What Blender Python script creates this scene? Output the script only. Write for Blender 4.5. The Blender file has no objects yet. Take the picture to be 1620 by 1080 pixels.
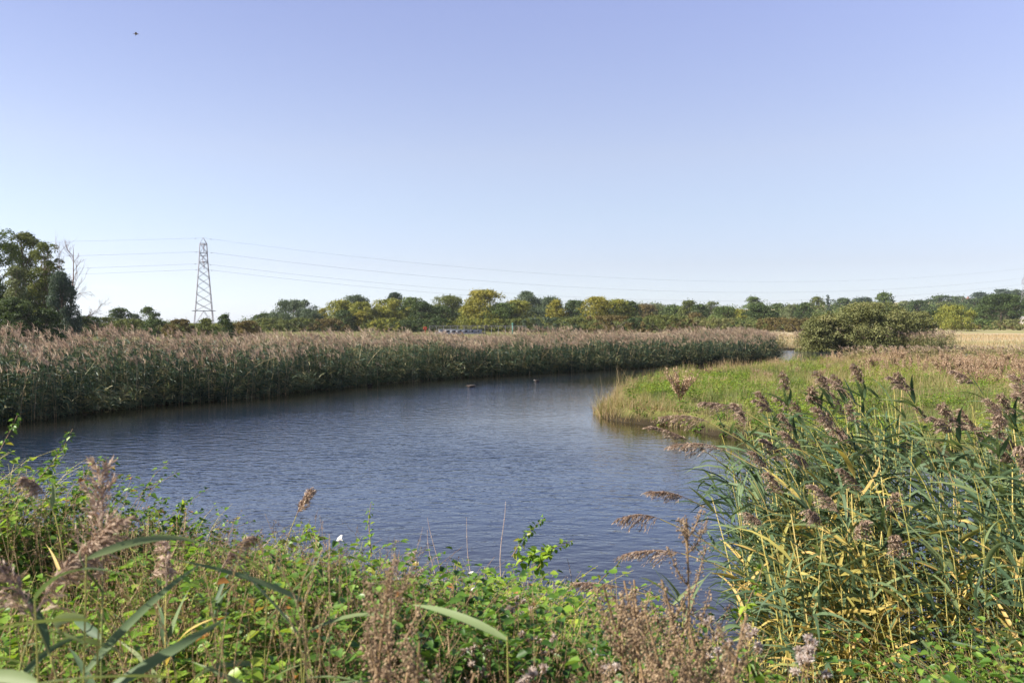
import bpy, math
import numpy as np
from mathutils import Vector, Matrix

PI = math.pi
R = math.radians
scene = bpy.context.scene
COL = scene.collection
rng = np.random.default_rng(20240921)

# ------------------------------------------------------------------ camera
CAM_Z = 3.0
PITCH = R(1.27)
FPX = 1350.0                                   # focal length in photo pixels (30 mm on a 36 mm sensor)
cd = bpy.data.cameras.new('camera')
cam = bpy.data.objects.new('camera', cd)
COL.objects.link(cam)
cam.location = (0, 0, CAM_Z)
cam.rotation_euler = (PI / 2 - PITCH, 0, 0)
cd.lens = 30.0
cd.sensor_width = 36.0
cd.clip_end = 9000
cd.clip_start = 0.05
cd.dof.use_dof = True
cd.dof.focus_distance = 22.0
cd.dof.aperture_fstop = 5.0
scene.camera = cam


def ray(px, py):
    a = (px - 810.0) / FPX
    b = (540.0 - py) / FPX
    y = math.cos(PITCH) + b * math.sin(PITCH)
    z = -math.sin(PITCH) + b * math.cos(PITCH)
    return a / y, z / y                        # per metre of depth


def at(px, py, D):
    a, z = ray(px, py)
    return np.array([a * D, D, CAM_Z + z * D])


def on_water(px, py):
    a, z = ray(px, py)
    D = -CAM_Z / z
    return np.array([a * D, D, 0.0])


# ------------------------------------------------------------------ noise
def _h(ix, iy, s):
    n = (ix.astype(np.int64) * 374761393 + iy.astype(np.int64) * 668265263 + s * 974634541) & 0xffffffff
    n = ((n ^ (n >> 13)) * 1274126177) & 0xffffffff
    return ((n ^ (n >> 16)) & 0xffff) / 65535.0


def vnoise(x, y, s=0):
    x = np.asarray(x, float); y = np.asarray(y, float)
    ix = np.floor(x); iy = np.floor(y)
    fx = x - ix; fy = y - iy
    fx = fx * fx * (3 - 2 * fx); fy = fy * fy * (3 - 2 * fy)
    a = _h(ix, iy, s); b = _h(ix + 1, iy, s); c = _h(ix, iy + 1, s); d = _h(ix + 1, iy + 1, s)
    return (a * (1 - fx) + b * fx) * (1 - fy) + (c * (1 - fx) + d * fx) * fy


def fbm(x, y, s=0, o=3):
    t = 0; a = .5; tot = 0
    for k in range(o):
        t = t + a * vnoise(x * 2 ** k, y * 2 ** k, s + k); tot += a; a *= .5
    return t / tot


# ------------------------------------------------------------------ the river outline (plan view, metres)
NEAR = [(-70, -12), (-40, 1), (-25, 7), (-14, 9.6), (-8, 8.9), (-4, 7.8), (0, 6.9), (1.2, 5.9), (2.2, 4.9), (4, 4.1), (7, 3.0), (14, 1), (70, -14)]
SOUTH = [(70, 3), (30, 13), (16, 16.5), (11, 17.9), (8.4, 19), (6.4, 21), (5.3, 23.0), (4.6, 24.6), (3.4, 25.6), (2.75, 26.8), (2.7, 28.2), (3.4, 31),
         (5.2, 38), (7.2, 45), (10.4, 50.2), (14, 55), (20, 61), (29, 66), (42, 66), (60, 59), (110, 45)]
NORTH = [(110, 56), (60, 73), (47, 80), (38, 88), (30.5, 92.5), (26, 91), (23.5, 85), (23, 77), (22, 72), (20.2, 69), (13.2, 61.6), (8, 57), (1.9, 51.3), (-2.4, 47.2),
         (-6.6, 42.4), (-9.6, 37), (-10.5, 34.4), (-12.9, 31.2), (-14.7, 28), (-15.6, 25.6), (-19, 21.5), (-25, 17.5), (-40, 11), (-70, 4)]
POLY = np.array(NEAR + SOUTH + NORTH, float)


def sdist(x, y):
    """Distance to the waterline: positive on land, negative in the water."""
    x = np.asarray(x, float); y = np.asarray(y, float)
    sh = x.shape; x = x.ravel(); y = y.ravel()
    A = POLY; B = np.roll(POLY, -1, 0)
    best = np.full(x.shape, 1e9); inside = np.zeros(x.shape, bool)
    for (ax, ay), (bx, by) in zip(A, B):
        dx, dy = bx - ax, by - ay
        t = np.clip(((x - ax) * dx + (y - ay) * dy) / (dx * dx + dy * dy), 0, 1)
        best = np.minimum(best, (x - ax - t * dx) ** 2 + (y - ay - t * dy) ** 2)
        c = (ay > y) != (by > y)
        with np.errstate(divide='ignore', invalid='ignore'):
            xi = (bx - ax) * (y - ay) / (by - ay if by != ay else 1e-9) + ax
        inside ^= c & (x < xi)
    d = np.sqrt(best)
    return np.where(inside, -d, d).reshape(sh)


def sm(a, b, x):
    t = np.clip((x - a) / (b - a), 0, 1)
    return t * t * (3 - 2 * t)


def ground_z(x, y, s=None):
    x = np.asarray(x, float); y = np.asarray(y, float)
    if s is None:
        s = sdist(x, y)
    wob = (fbm(x * .9, y * .9, 3) - .5) * np.where((x > 2) & (y > 14) & (y < 60), 1.5, .5) * sm(-.6, .4, s)
    s2 = s + wob
    nearbank = (y < 13 - 0.25 * np.abs(x)) | (y < 2)
    z_near = -.05 + 1.2 * sm(-.1, 3.0, s2)
    z_far = -.05 + (.42 - .26 * sm(30, 44, y)) * sm(0, .55, s2) + .45 * sm(4, 60, s2) * sm(30, 75, y) + .12 * sm(1, 8, s2) + .0025 * np.clip(s2 - 40, 0, 400)
    z = np.where(nearbank, z_near, z_far)
    z = np.where(s2 < 0, -.9 * sm(0, 2.2, -s2) - .05, z)
    land = sm(.2, 3, s)
    z = z + land * ((fbm(x * .35, y * .35, 9) - .5) * .22 + (fbm(x * 2.3, y * 2.3, 13) - .5) * .06)
    hill = 26 * np.exp(-(((x - 560) / 300) ** 2 + ((y - 900) / 330) ** 2)) + 7 * np.exp(-(((x - 250) / 160) ** 2 + ((y - 800) / 250) ** 2))
    return z + hill


# ------------------------------------------------------------------ mesh building
class MB:
    def __init__(self):
        self.V = []; self.Q = []; self.T = []; self.Rn = []; self.n = 0; self.QM = []; self.TM = []

    def add(self, v, q=None, t=None, rnd=0.5, mat=0):
        v = np.asarray(v, np.float32).reshape(-1, 3)
        if len(v) == 0:
            return
        if q is not None and len(q):
            q = np.asarray(q, np.int64).reshape(-1, 4)
            self.Q.append(q + self.n); self.QM.append(np.full(len(q), mat, np.int32))
        if t is not None and len(t):
            t = np.asarray(t, np.int64).reshape(-1, 3)
            self.T.append(t + self.n); self.TM.append(np.full(len(t), mat, np.int32))
        self.V.append(v)
        self.Rn.append(np.broadcast_to(np.asarray(rnd, np.float32), (len(v),)).copy())
        self.n += len(v)

    def mesh(self, name, mats, smooth=False):
        me = bpy.data.meshes.new(name)
        V = np.concatenate(self.V); Rn = np.concatenate(self.Rn)
        Q = np.concatenate(self.Q) if self.Q else np.zeros((0, 4), np.int64)
        T = np.concatenate(self.T) if self.T else np.zeros((0, 3), np.int64)
        M = np.concatenate(self.QM + self.TM)
        nq, nt = len(Q), len(T)
        me.vertices.add(len(V)); me.vertices.foreach_set('co', V.ravel())
        me.loops.add(nq * 4 + nt * 3)
        me.loops.foreach_set('vertex_index', np.concatenate([Q.ravel(), T.ravel()]).astype(np.int32))
        me.polygons.add(nq + nt)
        ls = np.concatenate([np.arange(nq) * 4, nq * 4 + np.arange(nt) * 3]).astype(np.int32)
        me.polygons.foreach_set('loop_start', ls)
        me.polygons.foreach_set('material_index', M.astype(np.int32))
        if smooth:
            me.polygons.foreach_set('use_smooth', np.ones(nq + nt, bool))
        a = me.attributes.new('rnd', 'FLOAT', 'POINT')
        a.data.foreach_set('value', Rn)
        for m in (mats if isinstance(mats, (list, tuple)) else [mats]):
            me.materials.append(m)
        me.update(calc_edges=True)
        me.validate()
        return me

    def obj(self, name, mats, parent=None, smooth=False):
        o = bpy.data.objects.new(name, self.mesh(name, mats, smooth))
        COL.objects.link(o)
        if parent is not None:
            o.parent = parent
        return o

    # ---- shapes -------------------------------------------------------
    def ribbons(self, P, W, rnd, mat=0):
        """P (N,K,3) centre lines, W (N,K,3) half-width vectors."""
        N, K, _ = P.shape
        if N == 0:
            return
        v = np.stack([P - W, P + W], 2).reshape(-1, 3)
        i = (np.arange(N)[:, None] * K + np.arange(K - 1)[None]) * 2
        q = np.stack([i, i + 1, i + 3, i + 2], -1).reshape(-1, 4)
        self.add(v, q, rnd=np.repeat(np.broadcast_to(rnd, (N,)), K * 2), mat=mat)

    def folded(self, P, W, U, rnd, mat=0):
        """Ribbons with a crease along the middle: edges lifted by U."""
        N, K, _ = P.shape
        v = np.stack([P - W + U, P, P + W + U], 2).reshape(-1, 3)
        i = (np.arange(N)[:, None] * K + np.arange(K - 1)[None]) * 3
        q = np.concatenate([np.stack([i, i + 1, i + 4, i + 3], -1).reshape(-1, 4), np.stack([i + 1, i + 2, i + 5, i + 4], -1).reshape(-1, 4)])
        self.add(v, q, rnd=np.repeat(np.broadcast_to(rnd, (N,)), K * 3), mat=mat)

    def tubes(self, P, r, rnd, sides=5, mat=0):
        """P (N,K,3), r (N,K)."""
        N, K, _ = P.shape
        if N == 0:
            return
        T = np.gradient(P, axis=1)
        T /= np.linalg.norm(T, axis=2, keepdims=True) + 1e-9
        ref = np.where(np.abs(T[:, :1, 2:3]) > .8, np.array([[[1., 0, 0]]]), np.array([[[0, 0, 1.]]]))
        U = np.cross(T, np.broadcast_to(ref, T.shape)); U /= np.linalg.norm(U, axis=2, keepdims=True) + 1e-9
        Vv = np.cross(T, U)
        a = np.arange(sides) * 2 * PI / sides
        v = P[:, :, None] + (U[:, :, None] * np.cos(a)[None, None, :, None] + Vv[:, :, None] * np.sin(a)[None, None, :, None]) * r[:, :, None, None]
        b = (np.arange(N)[:, None, None] * K + np.arange(K - 1)[None, :, None]) * sides
        j = np.arange(sides)[None, None]; j2 = (j + 1) % sides
        q = np.stack([b + j, b + j2, b + sides + j2, b + sides + j], -1).reshape(-1, 4)
        self.add(v.reshape(-1, 3), q, rnd=np.repeat(np.broadcast_to(rnd, (N,)), K * sides), mat=mat)

    def leaves(self, B, A, Nn, L, Wd, rnd, fold=.25, droop=.15, mat=0):
        """Ovate folded leaves: two quads each. B base, A axis, Nn normal."""
        B = np.asarray(B, float); N = len(B)
        if N == 0:
            return
        A = A / (np.linalg.norm(A, axis=1, keepdims=True) + 1e-9)
        S = np.cross(A, Nn); S /= np.linalg.norm(S, axis=1, keepdims=True) + 1e-9
        U = np.cross(S, A)
        L = np.broadcast_to(L, (N,))[:, None]; Wd = np.broadcast_to(Wd, (N,))[:, None]
        p0 = B
        lift = U * Wd * fold
        l1 = B + A * L * .28 - S * Wd * .5 + lift - U * L * droop * .1
        r1 = B + A * L * .28 + S * Wd * .5 + lift - U * L * droop * .1
        l2 = B + A * L * .62 - S * Wd * .40 + lift - U * L * droop * .45
        r2 = B + A * L * .62 + S * Wd * .40 + lift - U * L * droop * .45
        tp = B + A * L - U * L * droop
        v = np.stack([p0, l1, l2, tp, r2, r1], 1).reshape(-1, 3)
        i = np.arange(N)[:, None] * 6
        q = np.concatenate([i + np.array([[0, 3, 2, 1]]), i + np.array([[0, 5, 4, 3]])])
        self.add(v, q, rnd=np.repeat(np.broadcast_to(rnd, (N,)), 6), mat=mat)

    def cards(self, C, A, S, rnd, mat=0):
        """Rhombic cards: C centre, A half axis, S half side."""
        N = len(C)
        v = np.stack([C - A, C + S * 1.0, C + A, C - S], 1).reshape(-1, 3)
        i = np.arange(N)[:, None] * 4
        self.add(v, i + np.array([[0, 1, 2, 3]]), rnd=np.repeat(np.broadcast_to(rnd, (N,)), 4), mat=mat)

    def box(self, c, s, rnd=.5, mat=0, M=None):
        c = np.array(c, float); s = np.array(s, float) / 2
        v = np.array([[x, y, z] for x in (-1, 1) for y in (-1, 1) for z in (-1, 1)], float) * s
        if M is not None:
            v = v @ np.array(M).T
        v = v + c
        q = [(0, 1, 3, 2), (4, 6, 7, 5), (0, 4, 5, 1), (2, 3, 7, 6), (0, 2, 6, 4), (1, 5, 7, 3)]
        self.add(v, q, rnd=rnd, mat=mat)

    def bar(self, a, b, r, rnd=.5, sides=4, mat=0):
        P = np.array([[a, b]], float)
        self.tubes(P, np.full((1, 2), r), rnd, sides, mat)

    def blob(self, c, rad, rnd=.5, seg=10, rings=7, mat=0, M=None):
        th = np.linspace(0, PI, rings); ph = np.arange(seg) * 2 * PI / seg
        v = np.stack([np.outer(np.sin(th), np.cos(ph)), np.outer(np.sin(th), np.sin(ph)), np.outer(np.cos(th), np.ones(seg))], -1).reshape(-1, 3) * np.array(rad)
        if M is not None:
            v = v @ np.array(M).T
        v = v + np.array(c)
        q = []
        for i in range(rings - 1):
            for j in range(seg):
                q.append((i * seg + j, (i + 1) * seg + j, (i + 1) * seg + (j + 1) % seg, i * seg + (j + 1) % seg))
        self.add(v, q, rnd=rnd, mat=mat)


def rdir(n, r=rng):
    v = r.normal(size=(n, 3))
    return v / np.linalg.norm(v, axis=1, keepdims=True)


def empty(name, loc, rz=0.0):
    o = bpy.data.objects.new(name, None)
    COL.objects.link(o)
    o.location = [float(c) for c in loc]
    o.rotation_euler = (0, 0, rz)
    o.empty_display_size = .2
    return o


def tag(o, label=None, cat=None, group=None, kind=None):
    if label: o['label'] = label
    if cat: o['category'] = cat
    if group: o['group'] = group
    if kind: o['kind'] = kind
    return o


def copy_tree(src, parent=None):
    c = src.copy()
    COL.objects.link(c)
    if parent is not None:
        c.parent = parent
    for ch in src.children:
        copy_tree(ch, c)
    return c


# ------------------------------------------------------------------ materials
def new_mat(name):
    m = bpy.data.materials.new(name)
    m.use_nodes = True
    nt = m.node_tree
    nt.nodes.clear()
    return m, nt, nt.nodes.new('ShaderNodeOutputMaterial')


def ramp_node(nt, stops):
    n = nt.nodes.new('ShaderNodeValToRGB')
    e = n.color_ramp.elements
    e.remove(e[1])
    e[0].position = stops[0][0]; e[0].color = (*stops[0][1], 1)
    for p, c in stops[1:]:
        el = e.new(p); el.color = (*c, 1)
    return n


def leaf_mat(name, stops, trans=.3, rough=.5, tboost=(1.25, 1.2, .7), spec=.35):
    """Colour of each leaf from its own random value; some light passes through the blade."""
    m, nt, out = new_mat(name)
    at_ = nt.nodes.new('ShaderNodeAttribute'); at_.attribute_name = 'rnd'
    rp = ramp_node(nt, stops)
    nt.links.new(at_.outputs['Fac'], rp.inputs[0])
    pb = nt.nodes.new('ShaderNodeBsdfPrincipled')
    pb.inputs['Roughness'].default_value = rough
    pb.inputs['Specular IOR Level'].default_value = spec
    nt.links.new(rp.outputs[0], pb.inputs['Base Color'])
    if trans > 0:
        tr = nt.nodes.new('ShaderNodeBsdfTranslucent')
        mu = nt.nodes.new('ShaderNodeMix'); mu.data_type = 'RGBA'; mu.blend_type = 'MULTIPLY'
        mu.inputs['Factor'].default_value = 1
        nt.links.new(rp.outputs[0], mu.inputs[6])
        mu.inputs[7].default_value = (*tboost, 1)
        nt.links.new(mu.outputs[2], tr.inputs['Color'])
        mx = nt.nodes.new('ShaderNodeMixShader'); mx.inputs[0].default_value = trans
        nt.links.new(pb.outputs[0], mx.inputs[1]); nt.links.new(tr.outputs[0], mx.inputs[2])
        nt.links.new(mx.outputs[0], out.inputs[0])
    else:
        nt.links.new(pb.outputs[0], out.inputs[0])
    return m


def noise_mat(name, stops, scale=4, rough=.7, detail=4, metallic=0.0, bump=0.0, spec=.3):
    m, nt, out = new_mat(name)
    tc = nt.nodes.new('ShaderNodeTexCoord')
    nz = nt.nodes.new('ShaderNodeTexNoise'); nz.inputs['Scale'].default_value = scale; nz.inputs['Detail'].default_value = detail
    nt.links.new(tc.outputs['Object'], nz.inputs['Vector'])
    rp = ramp_node(nt, stops)
    nt.links.new(nz.outputs['Fac'], rp.inputs[0])
    pb = nt.nodes.new('ShaderNodeBsdfPrincipled')
    pb.inputs['Roughness'].default_value = rough; pb.inputs['Metallic'].default_value = metallic
    pb.inputs['Specular IOR Level'].default_value = spec
    nt.links.new(rp.outputs[0], pb.inputs['Base Color'])
    if bump:
        b = nt.nodes.new('ShaderNodeBump'); b.inputs['Strength'].default_value = bump; b.inputs['Distance'].default_value = .02
        nt.links.new(nz.outputs['Fac'], b.inputs['Height']); nt.links.new(b.outputs[0], pb.inputs['Normal'])
    nt.links.new(pb.outputs[0], out.inputs[0])
    return m


M = {}
M['reed_leaf'] = leaf_mat('reed_leaf', [(0, (.056, .100, .056)), (.38, (.112, .168, .084)), (.66, (.21, .26, .110)), (.74, (.28, .29, .085)), (.86, (.42, .36, .10)), (1, (.54, .37, .13))], .32, .55, spec=.22)
M['reed_stem'] = leaf_mat('reed_stem', [(0, (.17, .20, .06)), (.45, (.44, .37, .10)), (1, (.56, .42, .18))], 0, .5)
M['reed_plume'] = leaf_mat('reed_plume', [(0, (.20, .130, .095)), (.5, (.36, .260, .190)), (1, (.56, .45, .34))], .25, .6, (1.1, 1, .9))
M['far_leaf'] = leaf_mat('far_reed_leaf', [(0, (.016, .040, .028)), (.45, (.040, .082, .048)), (.8, (.130, .180, .095)), (1, (.34, .31, .15))], .25, .5)
M['far_stem'] = leaf_mat('far_reed_stem', [(0, (.07, .10, .04)), (.62, (.16, .15, .07)), (.75, (.34, .26, .14)), (1, (.48, .37, .21))], 0, .6)
M['far_plume'] = leaf_mat('far_reed_plume', [(0, (.23, .155, .110)), (.5, (.40, .30, .215)), (1, (.58, .47, .34))], .3, .7, (1.1, 1, .9))
M['pale_leaf'] = leaf_mat('pale_reed_leaf', [(0, (.08, .13, .04)), (.35, (.26, .25, .11)), (1, (.46, .37, .20))], .3, .6)
M['bramble'] = leaf_mat('bramble_leaf', [(0, (.042, .100, .020)), (.5, (.105, .205, .034)), (.85, (.21, .32, .052)), (.95, (.27, .25, .05)), (1, (.33, .15, .05))], .35, .42)
M['nettle'] = leaf_mat('nettle_leaf', [(0, (.022, .062, .018)), (.6, (.048, .112, .028)), (.95, (.085, .16, .04)), (1, (.30, .27, .05))], .3, .5)
M['bindweed'] = leaf_mat('bindweed_leaf', [(0, (.080, .180, .024)), (.6, (.18, .31, .036)), (1, (.33, .42, .055))], .42, .42)
M['herb'] = leaf_mat('herb_leaf', [(0, (.065, .14, .020)), (.6, (.14, .235, .032)), (1, (.27, .32, .055))], .38, .5)
M['grass'] = leaf_mat('grass_blade', [(0, (.085, .13, .030)), (.4, (.17, .20, .055)), (.7, (.30, .27, .10)), (1, (.46, .36, .18))], .35, .55)
M['dry_grass'] = leaf_mat('dry_grass_blade', [(0, (.24, .165, .080)), (.5, (.37, .27, .145)), (1, (.48, .375, .235))], .3, .6)
M['dry_stem'] = leaf_mat('dry_stem', [(0, (.13, .08, .045)), (.5, (.26, .17, .09)), (1, (.42, .31, .18))], .1, .7)
M['dry_seed'] = leaf_mat('dry_seed', [(0, (.13, .075, .045)), (.5, (.25, .155, .09)), (1, (.40, .28, .18))], .2, .8)
M['dock_seed'] = leaf_mat('dock_seed', [(0, (.22, .140, .090)), (.5, (.37, .255, .170)), (1, (.50, .38, .27))], .2, .8)
M['fluff'] = leaf_mat('thistle_fluff', [(0, (.34, .23, .17)), (.5, (.55, .45, .38)), (1, (.78, .72, .68))], .4, .8, (1, 1, 1))
M['petal'] = leaf_mat('white_petal', [(0, (.75, .75, .74)), (1, (.85, .85, .84))], .3, .5, (1, 1, 1))
M['dead_wood'] = noise_mat('dead_wood', [(.3, (.17, .11, .085)), (.7, (.33, .24, .19))], 6)
M['bark'] = noise_mat('bark', [(.3, (.075, .055, .040)), (.7, (.20, .155, .115))], 3)
M['pale_bark'] = noise_mat('pale_bark', [(.3, (.17, .13, .10)), (.7, (.36, .29, .23))], 3)
M['stalk'] = noise_mat('bare_stalk', [(.3, (.30, .22, .19)), (.7, (.46, .37, .33))], 9)
M['steel'] = noise_mat('galvanised_steel', [(.3, (.20, .20, .23)), (.7, (.29, .28, .31))], 2, .55, metallic=.35)
M['insulator'] = noise_mat('insulator_glaze', [(.3, (.10, .035, .035)), (.7, (.15, .05, .05))], 2, .3)
M['cable'] = noise_mat('cable_aluminium', [(.3, (.22, .23, .27)), (.7, (.28, .29, .33))], 2, .5, metallic=.3)


def fol(name, a, b, c, t=.28):
    M[name] = leaf_mat(name + '_foliage', [(0, a), (.55, b), (1, c)], t, .6, (1.2, 1.15, .7), .2)


fol('olive', (.070, .092, .026), (.125, .150, .042), (.21, .215, .062))
fol('yellow', (.115, .14, .028), (.215, .225, .042), (.37, .32, .055))
fol('gold', (.13, .14, .028), (.26, .24, .040), (.42, .33, .050))
fol('orange', (.22, .17, .030), (.38, .27, .040), (.48, .34, .050))
fol('grey', (.055, .082, .045), (.095, .130, .075), (.16, .20, .125))
fol('dark', (.034, .058, .020), (.062, .095, .030), (.115, .145, .048))
fol('blue_dark', (.038, .062, .046), (.064, .098, .066), (.12, .155, .10))
fol('green', (.055, .088, .026), (.100, .145, .040), (.175, .210, .062))
fol('pale', (.085, .110, .045), (.145, .170, .080), (.22, .24, .12))
fol('brown', (.090, .075, .028), (.145, .115, .040), (.21, .155, .060))
fol('haw', (.115, .128, .045), (.180, .190, .072), (.28, .25, .11))
SKY_STRENGTH, SUN_STRENGTH, EXPOSURE, WATER_BUMP = 0.080, 5.0, 1.33, 1.0
SKY_ROT = R(102)
HAZE = 0.00012

# ------------------------------------------------------------------ sky, sun
SUN_EL, SUN_AZ = R(37), R(-102)          # azimuth from +Y (view direction), negative to the left
sun_dir = np.array([math.sin(SUN_AZ) * math.cos(SUN_EL), math.cos(SUN_AZ) * math.cos(SUN_EL), math.sin(SUN_EL)])
w = bpy.data.worlds.new('World'); scene.world = w; w.use_nodes = True
nt = w.node_tree; nt.nodes.clear()
wo = nt.nodes.new('ShaderNodeOutputWorld'); bg = nt.nodes.new('ShaderNodeBackground')
sky = nt.nodes.new('ShaderNodeTexSky'); sky.sky_type = 'NISHITA'; sky.sun_disc = False
sky.sun_elevation = SUN_EL
sky.sun_rotation = SKY_ROT
sky.air_density = 1.25; sky.dust_density = .30; sky.ozone_density = 3.0; sky.altitude = 0
# thin streaks of cloud low over the horizon, placed by direction in the sky
tc = nt.nodes.new('ShaderNodeTexCoord')
gm = nt.nodes.new('ShaderNodeGamma'); gm.inputs[1].default_value = SKY_GAMMA if 'SKY_GAMMA' in globals() else 1.0
hs = nt.nodes.new('ShaderNodeMix'); hs.data_type = 'RGBA'; hs.blend_type = 'MULTIPLY'; hs.inputs['Factor'].default_value = 1
# sky tint: cooler horizon, violet higher up, unseen zenith darkened to cut fill light
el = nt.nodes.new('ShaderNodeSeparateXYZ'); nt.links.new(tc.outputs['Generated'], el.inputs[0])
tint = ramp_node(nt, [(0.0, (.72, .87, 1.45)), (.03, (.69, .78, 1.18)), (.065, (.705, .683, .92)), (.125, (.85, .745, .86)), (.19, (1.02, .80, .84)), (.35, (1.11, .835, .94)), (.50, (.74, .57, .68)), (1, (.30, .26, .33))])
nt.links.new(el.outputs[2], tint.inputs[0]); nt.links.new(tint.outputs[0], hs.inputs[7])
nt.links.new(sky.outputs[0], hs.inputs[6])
prev = hs.outputs[2]


def sky_streak(px, py, sx, sy, amount):
    global prev
    a, z = ray(px, py)
    d = np.array([a, 1, z]); d /= np.linalg.norm(d)
    mp = nt.nodes.new('ShaderNodeMapping'); mp.vector_type = 'POINT'
    mp.inputs['Location'].default_value = (-d[0] / sx, 0, -d[2] / sy)
    mp.inputs['Scale'].default_value = (1 / sx, 0.0, 1 / sy)
    nt.links.new(tc.outputs['Generated'], mp.inputs[0])
    nz = nt.nodes.new('ShaderNodeTexNoise'); nz.inputs['Scale'].default_value = 1.6; nz.inputs['Detail'].default_value = 4
    nt.links.new(mp.outputs[0], nz.inputs[0])
    ln = nt.nodes.new('ShaderNodeVectorMath'); ln.operation = 'LENGTH'
    nt.links.new(mp.outputs[0], ln.inputs[0])
    ad = nt.nodes.new('ShaderNodeMath'); ad.operation = 'MULTIPLY_ADD'; ad.inputs[1].default_value = 2.2; ad.inputs[2].default_value = -1.1
    nt.links.new(nz.outputs[0], ad.inputs[0])
    su = nt.nodes.new('ShaderNodeMath'); su.operation = 'ADD'
    nt.links.new(ln.outputs['Value'], su.inputs[0]); nt.links.new(ad.outputs[0], su.inputs[1])
    mr = nt.nodes.new('ShaderNodeMapRange'); mr.interpolation_type = 'SMOOTHSTEP'
    mr.inputs[1].default_value = 1.0; mr.inputs[2].default_value = .1; mr.inputs[3].default_value = 0; mr.inputs[4].default_value = amount
    nt.links.new(su.outputs[0], mr.inputs[0])
    sp = nt.nodes.new('ShaderNodeSeparateXYZ'); nt.links.new(tc.outputs['Generated'], sp.inputs[0])
    gt = nt.nodes.new('ShaderNodeMath'); gt.operation = 'GREATER_THAN'; gt.inputs[1].default_value = 0
    nt.links.new(sp.outputs[1], gt.inputs[0])
    ml = nt.nodes.new('ShaderNodeMath'); ml.operation = 'MULTIPLY'
    nt.links.new(mr.outputs[0], ml.inputs[0]); nt.links.new(gt.outputs[0], ml.inputs[1])
    mx = nt.nodes.new('ShaderNodeMix'); mx.data_type = 'RGBA'
    nt.links.new(ml.outputs[0], mx.inputs['Factor']); nt.links.new(prev, mx.inputs[6])
    mx.inputs[7].default_value = (5.2, 5.2, 5.4, 1)
    prev = mx.outputs[2]


sky_streak(178, 455, .030, .0035, .30)
sky_streak(366, 478, .018, .0025, .22)
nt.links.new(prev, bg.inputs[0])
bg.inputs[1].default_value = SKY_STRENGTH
nt.links.new(bg.outputs[0], wo.inputs[0])

sl = bpy.data.lights.new('sun', 'SUN'); sl.energy = SUN_STRENGTH; sl.angle = R(.53); sl.color = (1.0, .93, .82)
so = bpy.data.objects.new('sun', sl); COL.objects.link(so)
so.location = (-60, -20, 60)
so.rotation_euler = Vector(sun_dir.tolist()).to_track_quat('Z', 'Y').to_euler()

scene.view_settings.view_transform = 'Standard'
scene.view_settings.look = 'None'
scene.view_settings.exposure = EXPOSURE
scene.view_settings.gamma = 1
scene.render.film_transparent = False
cy = scene.cycles
cy.max_bounces = 6; cy.diffuse_bounces = 3; cy.glossy_bounces = 3; cy.transmission_bounces = 3; cy.volume_bounces = 0
cy.caustics_reflective = False; cy.caustics_refractive = False
cy.sample_clamp_indirect = 6

# ------------------------------------------------------------------ ground: one sheet to the horizon
ang = np.concatenate([np.linspace(-180, -42, 70, endpoint=False), np.linspace(-42, 42, 420, endpoint=False), np.linspace(42, 180, 70, endpoint=False)]) * PI / 180
rad = np.concatenate([[.15], np.geomspace(.5, 130, 330), np.geomspace(135, 3500, 60)])
AA, RR = np.meshgrid(ang, rad)
X, Y = RR * np.sin(AA), RR * np.cos(AA)
Z = ground_z(X, Y)
na, nr = len(ang), len(rad)
gi = (np.arange(nr - 1)[:, None] * na + np.arange(na)[None])
gj = (np.arange(nr - 1)[:, None] * na + (np.arange(na)[None] + 1) % na)
gq = np.stack([gi, gj, gj + na, gi + na], -1).reshape(-1, 4)
gb = MB(); gb.add(np.stack([X, Y, Z], -1).reshape(-1, 3), gq[:, ::-1])
gb.add([[0, 0, float(ground_z(0., 0.))]])

m, nt, out = new_mat('ground_earth')
tc = nt.nodes.new('ShaderNodeTexCoord')
n1 = nt.nodes.new('ShaderNodeTexNoise'); n1.inputs['Scale'].default_value = .9; n1.inputs['Detail'].default_value = 8; n1.inputs['Roughness'].default_value = .7
n2 = nt.nodes.new('ShaderNodeTexNoise'); n2.inputs['Scale'].default_value = .035; n2.inputs['Detail'].default_value = 5
mp = nt.nodes.new('ShaderNodeMapping'); mp.inputs['Scale'].default_value = (.35, 1, 1)
nt.links.new(tc.outputs['Object'], n1.inputs['Vector'])
nt.links.new(tc.outputs['Object'], mp.inputs['Vector']); nt.links.new(mp.outputs[0], n2.inputs['Vector'])
r1 = ramp_node(nt, [(.28, (.060, .045, .025)), (.45, (.11, .10, .038)), (.58, (.14, .155, .045)), (.75, (.26, .21, .10))])
r2 = ramp_node(nt, [(.30, (.18, .19, .065)), (.45, (.31, .265, .15)), (.62, (.37, .295, .19)), (.75, (.22, .22, .08))])
nt.links.new(n1.outputs[0], r1.inputs[0]); nt.links.new(n2.outputs[0], r2.inputs[0])
sp = nt.nodes.new('ShaderNodeSeparateXYZ'); nt.links.new(tc.outputs['Object'], sp.inputs[0])
mr = nt.nodes.new('ShaderNodeMapRange'); mr.inputs[1].default_value = 70; mr.inputs[2].default_value = 115
nt.links.new(sp.outputs[1], mr.inputs[0])
mx = nt.nodes.new('ShaderNodeMix'); mx.data_type = 'RGBA'
mrx = nt.nodes.new('ShaderNodeMapRange'); mrx.inputs[1].default_value = 12; mrx.inputs[2].default_value = 42
nt.links.new(sp.outputs[0], mrx.inputs[0])
fxy = nt.nodes.new('ShaderNodeMath'); fxy.operation = 'MULTIPLY'
nt.links.new(mr.outputs[0], fxy.inputs[0]); nt.links.new(mrx.outputs[0], fxy.inputs[1])
nt.links.new(fxy.outputs[0], mx.inputs['Factor']); nt.links.new(r1.outputs[0], mx.inputs[6]); nt.links.new(r2.outputs[0], mx.inputs[7])
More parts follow.
